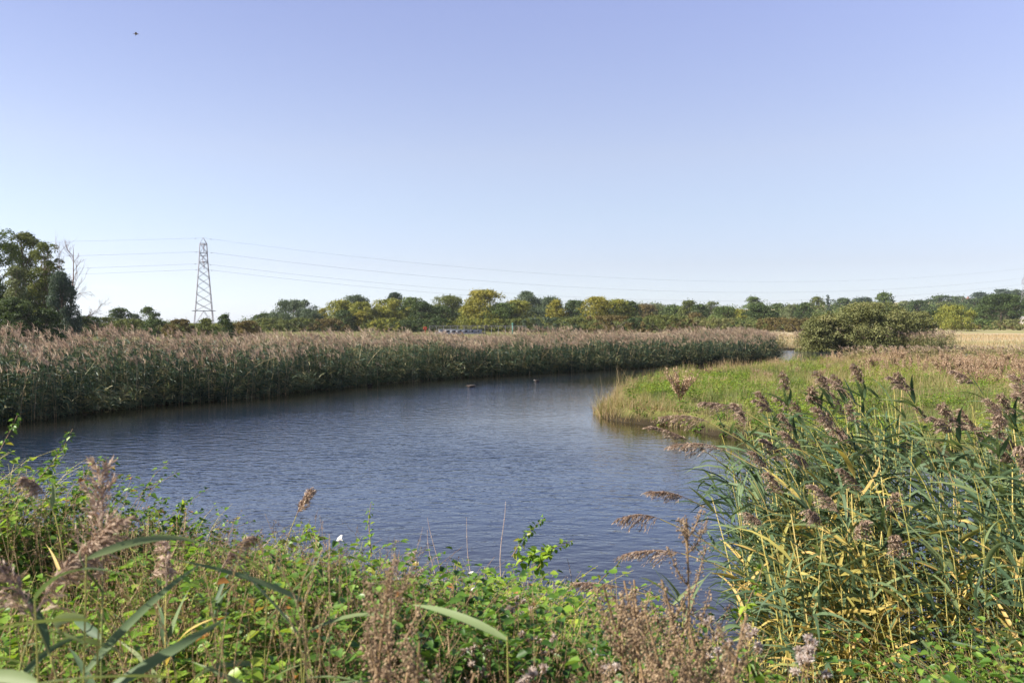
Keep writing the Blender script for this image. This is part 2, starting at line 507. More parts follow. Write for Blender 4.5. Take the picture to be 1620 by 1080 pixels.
pb = nt.nodes.new('ShaderNodeBsdfPrincipled'); pb.inputs['Roughness'].default_value = .95; pb.inputs['Specular IOR Level'].default_value = .1
# wet mud at the water's edge, shade under the reeds put into its colour
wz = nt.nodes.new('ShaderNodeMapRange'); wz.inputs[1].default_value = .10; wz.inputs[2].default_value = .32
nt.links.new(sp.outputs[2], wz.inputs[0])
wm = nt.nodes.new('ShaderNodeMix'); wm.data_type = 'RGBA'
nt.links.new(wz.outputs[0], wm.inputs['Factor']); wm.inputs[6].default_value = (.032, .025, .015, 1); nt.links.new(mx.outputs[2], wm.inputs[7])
nt.links.new(wm.outputs[2], pb.inputs['Base Color'])
bp = nt.nodes.new('ShaderNodeBump'); bp.inputs['Strength'].default_value = .8; bp.inputs['Distance'].default_value = .06
nt.links.new(n1.outputs[0], bp.inputs['Height']); nt.links.new(bp.outputs[0], pb.inputs['Normal'])
nt.links.new(pb.outputs[0], out.inputs[0])
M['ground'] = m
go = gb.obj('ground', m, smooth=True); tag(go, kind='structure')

# ------------------------------------------------------------------ water
m, nt, out = new_mat('river_water')
tc = nt.nodes.new('ShaderNodeTexCoord')
mp = nt.nodes.new('ShaderNodeMapping'); mp.inputs['Rotation'].default_value = (0, 0, R(24)); mp.inputs['Scale'].default_value = (1.0, 1.9, 1)
nt.links.new(tc.outputs['Object'], mp.inputs['Vector'])
mp2 = nt.nodes.new('ShaderNodeMapping'); mp2.inputs['Rotation'].default_value = (0, 0, R(-38)); mp2.inputs['Scale'].default_value = (1.0, 1.7, 1)
nt.links.new(tc.outputs['Object'], mp2.inputs['Vector'])


def wn(vec, scale, det, rough=.5):
    n = nt.nodes.new('ShaderNodeTexNoise'); n.inputs['Scale'].default_value = scale; n.inputs['Detail'].default_value = det; n.inputs['Roughness'].default_value = rough
    nt.links.new(vec, n.inputs['Vector'])
    return n.outputs[0]


def madd(a, ka, b):
    n = nt.nodes.new('ShaderNodeMath'); n.operation = 'MULTIPLY_ADD'; n.inputs[1].default_value = ka
    nt.links.new(a, n.inputs[0])
    if b is None: n.inputs[2].default_value = 0
    else: nt.links.new(b, n.inputs[2])
    return n.outputs[0]


h = madd(wn(mp.outputs[0], 2.1, 3, .55), .033, None)
h = madd(wn(mp2.outputs[0], 3.4, 2, .5), .015, h)
h = madd(wn(mp.outputs[0], 9, 2, .5), .0046, h)
mpg = nt.nodes.new('ShaderNodeMapping'); mpg.inputs['Scale'].default_value = (.55, 1.5, 1); mpg.inputs['Rotation'].default_value = (0, 0, R(-8)); nt.links.new(tc.outputs['Object'], mpg.inputs['Vector'])
# gusts: patches of livelier and calmer water
gu = wn(mpg.outputs[0], .10, 4, .6)
mr = nt.nodes.new('ShaderNodeMapRange'); mr.inputs[1].default_value = .3; mr.inputs[2].default_value = .7; mr.inputs[3].default_value = .40; mr.inputs[4].default_value = 1.30
nt.links.new(gu, mr.inputs[0])
bp = nt.nodes.new('ShaderNodeBump'); bp.inputs['Distance'].default_value = 1.0
nt.links.new(h, bp.inputs['Height'])
sc_ = nt.nodes.new('ShaderNodeMath'); sc_.operation = 'MULTIPLY'; sc_.inputs[1].default_value = WATER_BUMP
# the banks and their reeds shelter the water beside them
sh_ = nt.nodes.new('ShaderNodeAttribute'); sh_.attribute_name = 'rnd'
sm_ = nt.nodes.new('ShaderNodeMath'); sm_.operation = 'MULTIPLY'
nt.links.new(mr.outputs[0], sm_.inputs[0]); nt.links.new(sh_.outputs['Fac'], sm_.inputs[1])
nt.links.new(sm_.outputs[0], sc_.inputs[0]); nt.links.new(sc_.outputs[0], bp.inputs['Strength'])
pb = nt.nodes.new('ShaderNodeBsdfPrincipled')
# brown shallows under banks, blue midstream; reed and sky reflections put into the colour
dr = nt.nodes.new('ShaderNodeMapRange'); dr.inputs[1].default_value = .38; dr.inputs[2].default_value = .95
nt.links.new(sh_.outputs['Fac'], dr.inputs[0])
dm = nt.nodes.new('ShaderNodeMix'); dm.data_type = 'RGBA'; nt.links.new(dr.outputs[0], dm.inputs['Factor'])
dm.inputs[6].default_value = (.020, .017, .008, 1); dm.inputs[7].default_value = (.005, .016, .040, 1)
nt.links.new(dm.outputs[2], pb.inputs['Base Color'])
pb.inputs['Roughness'].default_value = .04; pb.inputs['IOR'].default_value = 1.60; pb.inputs['Specular IOR Level'].default_value = .72
nt.links.new(bp.outputs[0], pb.inputs['Normal']); nt.links.new(pb.outputs[0], out.inputs[0])
wb = MB()
gx, gy = np.meshgrid(np.linspace(-75, 115, 191), np.linspace(-20, 100, 121))
wi = (np.arange(120)[:, None] * 191 + np.arange(190)[None])
wb.add(np.stack([gx, gy, 0 * gx], -1).reshape(-1, 3), np.stack([wi, wi + 1, wi + 192, wi + 191], -1).reshape(-1, 4), rnd=(.30 + .70 * sm(-.5, 8, -sdist(gx, gy))).ravel())
wo_ = wb.obj('river_water', m); tag(wo_, kind='structure')

# ------------------------------------------------------------------ common reed (detailed, near)
def stem_curve(H, lean, nod, K=12, az=PI):
    """A stem leaning towards az, its tip nodding; returns (K,3)."""
    t = np.linspace(0, 1, K)
    d = lean * t ** 1.8 * H + nod * np.clip(t - .75, 0, 1) ** 2 * H * 3
    z = H * t - .35 * d * t * lean
    return np.stack([math.cos(az) * d, math.sin(az) * d, z], 1)


def curve_at(C, t):
    K = len(C)
    u = np.clip(np.asarray(t) * (K - 1), 0, K - 1.001); i = u.astype(int); f = (u - i)[:, None]
    return C[i] * (1 - f) + C[i + 1] * f


def make_plume(mb, C0, d0, length, nbr, r, az, droop=1.0, spike=.015):
    """A nodding panicle starting at C0 in direction d0."""
    t = np.linspace(0, 1, 7)
    side = np.array([math.cos(az), math.sin(az), 0])
    ax = C0 + d0[None] * (t * length)[:, None] + side[None] * (t ** 2 * length * .35 * droop)[:, None] - np.array([[0, 0, 1]]) * (t ** 2.2 * length * .30 * droop)[:, None]
    mb.tubes(ax[None], np.linspace(.0022, .0008, 7)[None], .3, 4)
    tb = r.uniform(0, 1, nbr) ** .9
    B = curve_at(ax, tb)
    a = r.uniform(0, 2 * PI, nbr)
    out = np.stack([np.cos(a), np.sin(a), np.zeros(nbr)], 1) * .75 + side * .55 * droop
    L = length * (.62 - .36 * tb) * r.uniform(.7, 1.15, nbr)
    s = np.linspace(0, 1, 6)
    up = d0[None] * .75
    P = B[:, None] + (out[:, None] * .55 + up[:, None]) * (s[None, :, None] * L[:, None, None]) \
        - np.array([0, 0, 1.]) * (s ** 2 * .75 * droop)[None, :, None] * L[:, None, None] + side * (s ** 2 * .25 * droop)[None, :, None] * L[:, None, None]
    W = np.cross(np.gradient(P, axis=1), rdir(nbr, r)[:, None]); W /= np.linalg.norm(W, axis=2, keepdims=True) + 1e-9
    mb.ribbons(P, W * .0007, r.uniform(.2, .7, nbr))
    ns = 16
    f = r.uniform(.12, 1, (nbr, ns))
    u = f * 4.99; i = u.astype(int); g = (u - i)[..., None]
    idx = np.arange(nbr)[:, None]
    C = P[idx, i] * (1 - g) + P[idx, i + 1] * g
    T = P[idx, i + 1] - P[idx, i]
    C = C.reshape(-1, 3); T = T.reshape(-1, 3); T /= np.linalg.norm(T, axis=1, keepdims=True) + 1e-9
    n = len(C)
    A = T * .8 + rdir(n, r) * .45 - np.array([0, 0, .25])
    A /= np.linalg.norm(A, axis=1, keepdims=True)
    S = np.cross(A, rdir(n, r)); S /= np.linalg.norm(S, axis=1, keepdims=True) + 1e-9
    l = spike * r.uniform(.6, 1.3, n)[:, None]
    mb.cards(C + A * l * .5, A * l, S * l * .17, r.uniform(0, 1, n) * .8 + .2 * np.repeat(r.uniform(0, 1, nbr), ns))


def reed_leaves(mb, C, ts, azs, L, Wd, e0, e1, rnd, r, K=8):
    n = len(ts)
    B = curve_at(C, ts)
    s = np.linspace(0, 1, K)
    e = e0[:, None] + (e1 - e0)[:, None] * s[None] ** 1.25
    ds = L[:, None] / (K - 1)
    hx = np.concatenate([np.zeros((n, 1)), np.cumsum(np.cos(e[:, :-1]) * ds, 1)], 1)
    hz = np.concatenate([np.zeros((n, 1)), np.cumsum(np.sin(e[:, :-1]) * ds, 1)], 1)
    turn = r.normal(0, .25, n)[:, None] * s[None] ** 2
    ca, sa = np.cos(azs[:, None] + turn), np.sin(azs[:, None] + turn)
    P = B[:, None] + np.stack([ca * hx, sa * hx, hz], -1)
    prof = np.clip(np.minimum(.35 + s * 4.2, 1) * (1 - s ** 2.3), 0.015, 1)
    tw = r.normal(0, .45, n)[:, None] + r.normal(0, .7, n)[:, None] * s[None]
    hor = np.stack([-sa, ca, np.zeros_like(sa)], -1)
    upv = np.stack([-np.sin(e) * ca, -np.sin(e) * sa, np.cos(e)], -1)
    wv = hor * np.cos(tw)[..., None] + upv * np.sin(tw)[..., None]
    nv = upv * np.cos(tw)[..., None] - hor * np.sin(tw)[..., None]
    hw = (Wd[:, None] * .5 * prof[None])[..., None]
    mb.folded(P, wv * hw, nv * hw * .30, rnd)


def make_reed(seed, H, lean, nod, nleaf, leafL, yellow, plume=.3, az=PI, leaf_from=.22, thick=1.0, wind=.55, nbr=52, spread=.9, leafW=.030, droop=None):
    r = np.random.default_rng(seed)
    root = empty('common_reed', (0, 0, 0))
    C = stem_curve(H, lean, nod, 14, az)
    C = C + np.cumsum(r.normal(0, .004, C.shape), 0) * np.array([1, 1, 0])
    st = MB(); st.tubes(C[None], (np.linspace(.0038, .0024, 14) * thick)[None], r.uniform(.4, .9) if yellow > .25 or thick > 1 else r.uniform(0, .45), 5)
    # nodes with sheaths
    tn = np.linspace(.06, .92, 11)
    B = curve_at(C, tn)
    st.tubes(np.stack([B - [0, 0, .008], B + [0, 0, .010]], 1), np.full((11, 2), .0046) * np.linspace(1, .55, 11)[:, None], np.full(11, .8), 5)
    st.obj('stem', M['reed_stem'], root, True)
    lf = MB()
    ts = np.sort(r.uniform(leaf_from, .97, nleaf))
    base_az = r.uniform(0, 2 * PI)
    azs = base_az + np.arange(nleaf) * PI + r.normal(0, spread, nleaf)
    turn = r.uniform(0, 1, nleaf) < wind                              # blades swung to the lee side
    azs = np.where(turn, az + r.normal(0, .5, nleaf), azs)
    L = leafL * r.uniform(.65, 1.15, nleaf) * (1 - .45 * np.clip(ts - .8, 0, 1) / .2)
    e0 = r.uniform(.25, 1.2, nleaf); e1 = e0 - r.uniform(.15, 1.25, nleaf)
    low = ts < .5
    e1 = np.where(low, e1 - .45, e1)
    rnd = r.uniform(0, .66, nleaf)
    yel = r.uniform(0, 1, nleaf) < yellow * (1.45 - ts * 1.2)
    rnd = np.where(yel, r.uniform(.8, 1, nleaf), rnd)
    reed_leaves(lf, C, ts, azs, L, leafW * r.uniform(.7, 1.2, nleaf), e0, e1, rnd, r)
    lf.obj('leaves', M['reed_leaf'], root, True)
    if plume:
        pl = MB()
        d0 = C[-1] - C[-2]; d0 /= np.linalg.norm(d0)
        make_plume(pl, C[-1], d0, plume, nbr, r, az + r.normal(0, .6), r.uniform(.35, 1.15) if droop is None else droop)
        pl.obj('plume', M['reed_plume'], root)
    return root


# prototypes
G_STAND = 'common reeds standing in the right-hand stand'
protoA = []
LAB_STAND = {
    'green': 'green reed with nodding purple plume in the dense stand at right',
    'yellow': 'reed with yellowing blades and golden stem in the dense stand at right',
    'bare': 'plumeless reed with long green blades in the dense stand at right',
}
for k in range(20):
    kind = 'green' if k < 7 else ('yellow' if k < 13 else 'bare')
    H = [2.30, 2.5, 2.42, 2.55, 2.35, 2.6, 2.45, 2.0, 2.2, 2.3, 1.9, 2.1, 2.25, 2.0, 2.3, 2.45, 1.8, 2.2, 2.4, 2.1][k]
    o = make_reed(100 + k, H, rng.uniform(.02, .13), rng.uniform(.1, .45), int(rng.integers(19, 25)), rng.uniform(.44, .60),
                  .06 if kind == 'green' else (.85 if kind == 'yellow' else .10), 0 if kind == 'bare' or k in (8, 10, 12) else rng.uniform(.19, .28),
                  az=PI + rng.normal(0, .35), leaf_from=.22 if kind != 'yellow' else .12)
    tag(o, (LAB_STAND[kind] if k not in (8, 10, 12) else 'plumeless yellowing reed with golden stem in the dense stand at right'), 'reed', G_STAND)
    protoA.append((kind, o))


def place(src_list, used, idx, loc, rz, scale=1.0, label=None, group=None):
    src = src_list[idx]
    o = src if idx not in used else copy_tree(src)
    used.add(idx)
    o.location = [float(c) for c in loc]
    o.rotation_euler = (0, 0, rz)
    o.scale = (scale, scale, scale)
    if label: o['label'] = label
    if group: o['group'] = group
    return o


# the stand: (x, y) inside a clump in the shallows at the near bank, right
used = set(); pro = [o for _, o in protoA]
pts = []
tries = 0
while len(pts) < 275 and tries < 30000:
    tries += 1
    y = rng.uniform(4.4, 8.2); x = rng.uniform(1.6, 5.9)
    s = x / y
    # outline of the stand seen in plan: a lobe with a thin left flank
    e = ((x - 3.85) / 2.1) ** 2 + ((y - 6.2) / 1.9) ** 2
    if e > 1: continue
    if s < .26 and rng.uniform() < .80: continue
    # an opening where the water shows through
    if .46 < s < .60 and y > 5.2 and rng.uniform() < .72: continue
    if any((x - a) ** 2 + (y - b) ** 2 < .10 ** 2 for a, b in pts): continue
    pts.append((x, y))
for x, y in pts:
    s = x / y
    golden = .28 < s < .54 and y < 6.8
    u = rng.uniform()
    if golden and u < .58: idx = int(rng.integers(7, 13))
    elif u < .52: idx = int(rng.integers(0, 7))
    else: idx = int(rng.integers(13, 20))
    hs = rng.uniform(.86, 1.03)
    # the crown of the stand slopes down to the left and towards the near side
    hs *= (.84 + .16 * sm(1.6, 2.6, x)) * (.90 + .10 * sm(4.3, 5.4, y))
    z = min(float(ground_z(x, y)), .9)
    place(pro, used, idx, (x, y, max(z, -.08) - .02), rng.normal(0, .45), hs)
# leaning reeds over the water on the left flank (tips given by where they hang)
for px, py, D, sc_h in [(1020, 800, 6.3, 2.0), (1050, 765, 6.6, 2.1), (1075, 690, 6.8, 2.3), (1100, 655, 6.9, 2.4), (1055, 845, 5.9, 1.8), (1165, 640, 6.6, 2.35), (1130, 700, 6.2, 2.2), (965, 895, 5.6, 1.5)]:
    tip = at(px, py, D)
    seed = int(px * 7 + py)
    r = np.random.default_rng(seed)
    base = np.array([tip[0] + 1.15 + r.uniform(0, .3), D - .1, 0.0])
    H = tip[2] + .12
    lean = (base[0] - tip[0]) / H * .78
    o = make_reed(seed, H + lean * .30, lean, .35, 10, .42, .06, .27, az=PI + r.normal(0, .1), leaf_from=.3, wind=.5, thick=1.5)
    o.location = [float(base[0]), float(base[1]), -.1]
    tag(o, 'reed leaning left over the water with its purple plume hanging beside the stand', 'reed', 'reeds leaning over the water')
for k, o in enumerate(pro):
    if k not in used:
        for c in list(o.children): bpy.data.objects.remove(c)
        bpy.data.objects.remove(o)

# reeds on the near bank, bottom left, their tops close to the camera
LEFT = [(58, 815, 2.3, .4, 'fluffy pink brown plume', .25, .5), (28, 860, 2.1, .4, 'dark purple plume hanging left', .26, .9), (190, 775, 2.25, .4, 'upright pale pink plume', .30, .15),
        (165, 850, 2.05, .5, 'shaggy dark plume', .24, .7), (452, 775, 4.6, .4, 'small red plume against the water', .15, .3),
        (345, 845, 3.3, .6, 'wine red drooping plume', .20, 1.2), (290, 865, 2.8, .6, 'loose reddish plume', .18, .9),
        (120, 742, 3.6, .5, 'thin dark plume against the water', .13, .9)]
for k, (px, py, D, ln, desc, pl, dr) in enumerate(LEFT):
    tip = at(px, py, D)
    gz = float(ground_z(tip[0], tip[1]))
    H = tip[2] - gz - pl * .8
    o = make_reed(700 + k, max(H, .4), .10 * ln, .3, 6, .32, .10, pl, az=.2 + .9 * (k % 4), leaf_from=.4, wind=.25, nbr=40, leafW=.024, droop=dr)
    o.location = [float(tip[0] - .10 * ln * H), float(tip[1]), gz - .02]
    tag(o, 'short reed on the near bank at bottom left, ' + desc, 'reed', 'reeds on the near left bank')
# broad blades low in the left corner: leafy reed shoots without plumes
for k, (px, py, D, az, w_, n_) in enumerate([(130, 960, 1.9, 0.05, .030, 4), (20, 1010, 2.6, .35, .026, 5), (250, 1050, 1.75, .2, .028, 4), (120, 870, 2.1, 1.4, .024, 5), (470, 940, 2.6, .5, .022, 6), (490, 990, 2.3, 2.8, .022, 5),
                                               (810, 1000, 2.3, 2.0, .024, 3), (1000, 990, 2.6, .8, .018, 6), (410, 900, 2.9, .6, .020, 4), (1075, 950, 3.0, .9, .018, 6), (70, 930, 1.9, 2.6, .028, 4)]):
    tip = at(px, py, D); gz = float(ground_z(tip[0], tip[1]))
    H = max(tip[2] - gz, .35)
    r = np.random.default_rng(900 + k)
    root = empty('reed_shoot', (tip[0], tip[1], gz - .02))
    C = stem_curve(H, .03, 0, 10, az)
    b = MB(); b.tubes(C[None], np.linspace(.004, .002, 10)[None], .2, 5); b.obj('stem', M['reed_stem'], root, True)
    b = MB()
    ts = np.linspace(.55, .99, n_)
    azs = az + np.arange(n_) * PI + r.normal(0, .35, n_)
    e0 = r.uniform(-.05, .75, n_)
    reed_leaves(b, C, ts, azs, r.uniform(.30, .44, n_), np.full(n_, w_ * 1.12), e0, e0 - r.uniform(.3, .9, n_), r.uniform(.36, .64, n_), r, 9)
    b.obj('leaves', M['reed_leaf'], root, True)
    pos = ['longest broad blade pointing right', 'blades crossing the left edge of the view', 'blades near the bottom edge', 'two blades standing straight up', 'narrow blade slanting up to the right', 'dark blade pointing left',
           'pair of upright blades by seeding thistles', 'fan of thin green blades by the water', 'grey blade slanting over brambles', 'thin blades beside the mugwort', 'blades pointing left under the dark plume'][k]
    tag(root, 'leafy reed shoot on the near bank, ' + pos, 'reed shoot', 'leafy reed shoots on the near bank')


# ------------------------------------------------------------------ far reedbed
def reed_mass(mb, x, y, z, H, r, leanx, leany, nleaf=9, leafL=.42, leafW=.030, pl_n=9, t_from=.15, stem_w=.009, pl_len=.30, pl_w=.012, windx=-.5, K=6, tone=.45, ptone=.5):
    """Many simple reeds at once. Material slots: 0 stem, 1 leaf, 2 plume."""
    N = len(x)
    B = np.stack([x, y, z], 1)
    t = np.linspace(0, 1, K)
    lean = np.stack([leanx, leany], 1)
    def pos(tt):
        d = tt[..., None] ** 1.7 * lean.reshape((N,) + (1,) * (tt.ndim - 1) + (2,)) * H.reshape((N,) + (1,) * tt.ndim)
        zz = tt * H.reshape((N,) + (1,) * (tt.ndim - 1)) * 1.0
        zz = zz - (d ** 2).sum(-1) * .30 / H.reshape((N,) + (1,) * (tt.ndim - 1))
        return np.concatenate([d, zz[..., None]], -1) + B.reshape((N,) + (1,) * (tt.ndim - 1) + (3,))
    P = pos(np.broadcast_to(t, (N, K)))
    a = r.uniform(0, PI, N)
    W = np.stack([np.cos(a), np.sin(a), np.zeros(N)], 1)[:, None] * (stem_w * .5 * np.linspace(1, .6, K))[None, :, None]
    mb.ribbons(P, W, r.uniform(0, 1, N), 0)
    # leaves
    tl = r.uniform(t_from, .9, (N, nleaf))
    LB = pos(tl).reshape(-1, 3); tlf = tl.reshape(-1)
    n = len(LB)
    az = r.uniform(0, 2 * PI, n)
    sw = r.uniform(0, 1, n) < .45
    az = np.where(sw, np.where(windx < 0, PI, 0) + r.normal(0, .6, n), az)
    L = leafL * r.uniform(.6, 1.2, n)
    e0 = r.uniform(.2, 1.1, n); e1 = e0 - r.uniform(.6, 2.0, n)
    s = np.linspace(0, 1, 5)
    e = e0[:, None] + (e1 - e0)[:, None] * s[None]
    hx = np.concatenate([np.zeros((n, 1)), np.cumsum(np.cos(e[:, :-1]), 1)], 1) * L[:, None] / 4
    hz = np.concatenate([np.zeros((n, 1)), np.cumsum(np.sin(e[:, :-1]), 1)], 1) * L[:, None] / 4
    ca, sa = np.cos(az)[:, None], np.sin(az)[:, None]
    LP = LB[:, None] + np.stack([ca * hx, sa * hx, hz], -1)
    tw = r.normal(0, .6, n)[:, None]
    hor = np.stack([-sa + 0 * hx, ca + 0 * hx, 0 * hx], -1); upv = np.stack([-np.sin(e) * ca, -np.sin(e) * sa, np.cos(e)], -1)
    wv = hor * np.cos(tw)[..., None] + upv * np.sin(tw)[..., None]
    mb.ribbons(LP, wv * (leafW * .5 * np.array([.5, 1, .85, .55, .06]))[None, :, None], np.clip(np.repeat(np.broadcast_to(tone, (N,)), nleaf) + .25 * (tlf - .5) + r.normal(0, .16, n), 0, 1), 1)
    # plumes: narrow strips fanning to the lee side
    if pl_n:
        C = np.repeat(pos(r.uniform(.93, 1.0, (N, pl_n))).reshape(-1, 3)[:, None], 1, 1)[:, 0]
        m_ = len(C)
        d = np.stack([windx * r.uniform(.1, 1.1, m_) + r.normal(0, .22, m_), r.normal(0, .3, m_), r.uniform(.35, 1.05, m_)], 1)
        d /= np.linalg.norm(d, axis=1, keepdims=True)
        l = pl_len * r.uniform(.45, 1.1, m_)[:, None]
        Pp = np.stack([C, C + d * l * .5, C + d * l + np.array([windx * .5, 0, -.45]) * l * .4], 1)
        wv = np.cross(d, rdir(m_, r)); wv /= np.linalg.norm(wv, axis=1, keepdims=True) + 1e-9
        mb.ribbons(Pp, wv[:, None] * (pl_w * .5 * np.array([.5, 1, .12]))[None, :, None], np.clip(np.repeat(r.normal(0, .2, N) + ptone, pl_n) + r.normal(0, .15, m_), 0, 1), 2)


def bank_points(line, n, d0, d1, r, power=1.0):
    """n points along a waterline, d0..d1 metres on the land side (left of travel)."""
    L = np.array(line, float)
    seg = np.diff(L, axis=0); ln = np.linalg.norm(seg, axis=1); cum = np.concatenate([[0], np.cumsum(ln)])
    u = r.uniform(0, cum[-1], n)
    i = np.clip(np.searchsorted(cum, u) - 1, 0, len(seg) - 1)
    f = ((u - cum[i]) / ln[i])[:, None]
    p = L[i] + seg[i] * f
    nrm = np.stack([-seg[i, 1], seg[i, 0]], 1) / ln[i][:, None]
    d = d0 + (d1 - d0) * r.uniform(0, 1, n) ** power
    return p + nrm * d[:, None], nrm, d, u / cum[-1]


BANK = [(-40, 11), (-25, 17.5), (-19, 21.5), (-15.6, 25.6), (-14.7, 28), (-12.9, 31.2), (-10.5, 34.4), (-9.6, 37), (-6.6, 42.4), (-2.4, 47.2), (1.9, 51.3), (8, 57), (13.2, 61.6), (20.2, 69), (22.2, 72.5), (22.6, 76)]
far = MB()
r = np.random.default_rng(5)
# dense front, leaning a little over the water at its foot
P, nrm, d, u = bank_points(BANK, 11000, -.35, 4.0, r, 1.5)
clump = fbm(P[:, 0] * .55, P[:, 1] * .55, 21)
bay = (fbm(P[:, 0] * .33 + 7, P[:, 1] * .33, 24) - .5) * 1.9
P = P + nrm * np.maximum(bay, -.75)[:, None]
keep = P[:, 1] > 14
P, nrm, d, clump = P[keep], nrm[keep], d[keep], clump[keep]
N = len(P)
H = (1.98 + .60 * (clump - .5) * 2) * r.uniform(.84, 1.10, N) * (1 + .05 * sm(0, 3, d))
lo = r.uniform(0, 1, N) < np.where(d < .7, .55, .05)
H = np.where(lo, H * r.uniform(.4, .85, N), H)
out_ = np.where(d < 1.2, r.uniform(0, .30, N), r.normal(0, .05, N))
zz = np.maximum(ground_z(P[:, 0], P[:, 1]), -.12)
lx = -nrm[:, 0] * out_ - .10 + (fbm(P[:, 0] * .8, P[:, 1] * .8, 29) - .5) * .55 + r.normal(0, .05, N); ly = -nrm[:, 1] * out_ + r.normal(0, .07, N)
tn = .30 + .7 * (clump - .5) + .10 * r.normal(0, 1, N); pt = .5 + .8 * (fbm(P[:, 0] * .9, P[:, 1] * .9, 27) - .5)
for k, pn in ((lo, 0), (~lo, 10)):
    reed_mass(far, P[k, 0], P[k, 1], zz[k], H[k], r, lx[k], ly[k], nleaf=15 if pn == 0 else 12, pl_n=int(pn * .8), t_from=.04, stem_w=.016, pl_len=.31, pl_w=.018, tone=tn[k], ptone=pt[k])
# skirt: short bent shoots trailing in the water
P, nrm, d, u = bank_points(BANK, 5200, -.65, .5, r)
patch = fbm(P[:, 0] * .8, P[:, 1] * .8, 44)
keep = (P[:, 1] > 16) & (patch > .36)
P, nrm = P[keep], nrm[keep]; N = len(P)
reed_mass(far, P[:, 0], P[:, 1], np.full(N, -.1), r.uniform(.35, 1.15, N), r, -nrm[:, 0] * r.uniform(.1, .9, N), -nrm[:, 1] * r.uniform(.1, .9, N), nleaf=7, pl_n=0, leafL=.40, stem_w=.006, tone=.75)
# pale old stems leaning across the face
P, nrm, d, u = bank_points(BANK, 330, -.35, .3, r)
keep = P[:, 1] > 17
P, nrm = P[keep], nrm[keep]; N = len(P)
reed_mass(far, P[:, 0], P[:, 1], np.full(N, .0), r.uniform(1.0, 2.3, N), r, r.normal(.05, .30, N) - nrm[:, 0] * .25, r.normal(0, .3, N) - nrm[:, 1] * .25, nleaf=2, pl_n=5, leafL=.3, stem_w=.022, tone=.9)
# behind the front only the tops are seen
P, nrm, d, u = bank_points(BANK, 5200, 4.0, 13.0, r)
keep = P[:, 1] > 16
P, nrm = P[keep], nrm[keep]; N = len(P)
cl = fbm(P[:, 0] * .4, P[:, 1] * .4, 22)
reed_mass(far, P[:, 0], P[:, 1], ground_z(P[:, 0], P[:, 1]) - .15, (1.74 + .3 * (cl - .5)) * r.uniform(.85, 1.08, N), r, -.12 + r.normal(0, .06, N), r.normal(0, .05, N), nleaf=4, t_from=.5, pl_n=8, stem_w=.016, pl_len=.33, pl_w=.018, ptone=.55 + .8 * (cl - .5))
fo = far.obj('far_reedbed', [M['far_stem'], M['far_leaf'], M['far_plume']])
tag(fo, 'long dense reedbed with tan plumes along the far bank of the river', 'reedbed', kind='stuff')

# reeds fringing the meadow side of the channel, right
fr = MB()
P, nrm, d, u = bank_points([(62, 58.5), (42, 65), (31, 65), (24, 62.5)][::-1], 1000, -1.6, .2, r)
N = len(P)
reed_mass(fr, P[:, 0], P[:, 1], ground_z(P[:, 0], P[:, 1]) - .05, r.uniform(.6, 1.15, N), r, r.normal(-.05, .1, N), r.normal(0, .08, N), nleaf=7, pl_n=6, leafW=.04, stem_w=.02, pl_w=.03)
fo2 = fr.obj('channel_reeds', [M['far_stem'], M['pale_leaf'], M['far_plume']])
tag(fo2, 'low straw coloured reeds along the meadow edge below the thicket', 'reeds', kind='stuff')

# the pale reeds beyond the bend, right of the reedbed's end
pale = MB()
P, nrm, d, u = bank_points([(23.5, 85), (26, 91.5), (30.5, 93), (38, 88.6), (42, 84.5)], 2600, .2, 8, r, 1.3)
N = len(P); cl = fbm(P[:, 0] * .5, P[:, 1] * .5, 31)
reed_mass(pale, P[:, 0], P[:, 1], ground_z(P[:, 0], P[:, 1]) - .05, (1.75 + .6 * (cl - .5)) * r.uniform(.7, 1.1, N), r, r.normal(-.05, .1, N), r.normal(0, .08, N), nleaf=7, pl_n=7, leafW=.045, stem_w=.02, pl_w=.03, tone=.28)
po = pale.obj('pale_reedbed', [M['far_stem'], M['pale_leaf'], M['far_plume']])
tag(po, 'pale straw coloured reeds on the bank beyond the river bend', 'reedbed', kind='stuff')

# the rest of the right-hand stand, behind the single reeds
back = MB()
n = 900
x = r.uniform(1.9, 8.5, n); y = r.uniform(5.0, 9.5, n)
k = (((x - 4.5) / 3.6) ** 2 + ((y - 7.0) / 2.5) ** 2 < 1) & ~((x / y > .47) & (x / y < .60) & (r.uniform(0, 1, n) < .8)) & (x / y > .27)
x, y = x[k], y[k]; n = len(x)
reed_mass(back, x, y, np.full(n, -.1), 2.35 * r.uniform(.8, 1.04, n) * (.82 + .18 * sm(2.2, 3.4, x)), r, -.08 + r.normal(0, .07, n), r.normal(0, .06, n), nleaf=15, leafL=.46, leafW=.024, pl_n=0, stem_w=.009, tone=.24)
# old golden canes crowding the foot of the stand
n = 430
x = r.uniform(1.8, 5.6, n); y = r.uniform(4.5, 7.2, n)
k = (((x - 3.6) / 2.0) ** 2 + ((y - 5.9) / 1.5) ** 2 < 1) & (x / y > .27)
x, y = x[k], y[k]; n = len(x)
reed_mass(back, x, y, np.full(n, -.1), r.uniform(.9, 2.0, n), r, r.normal(0, .13, n), r.normal(0, .10, n), nleaf=4, leafL=.36, leafW=.022, pl_n=0, stem_w=.009, tone=.80)
tag(back.obj('reed_stand', [M['reed_stem'], M['reed_leaf'], M['reed_plume']]), 'dark green reeds filling the back of the right-hand stand', 'reeds', kind='stuff')

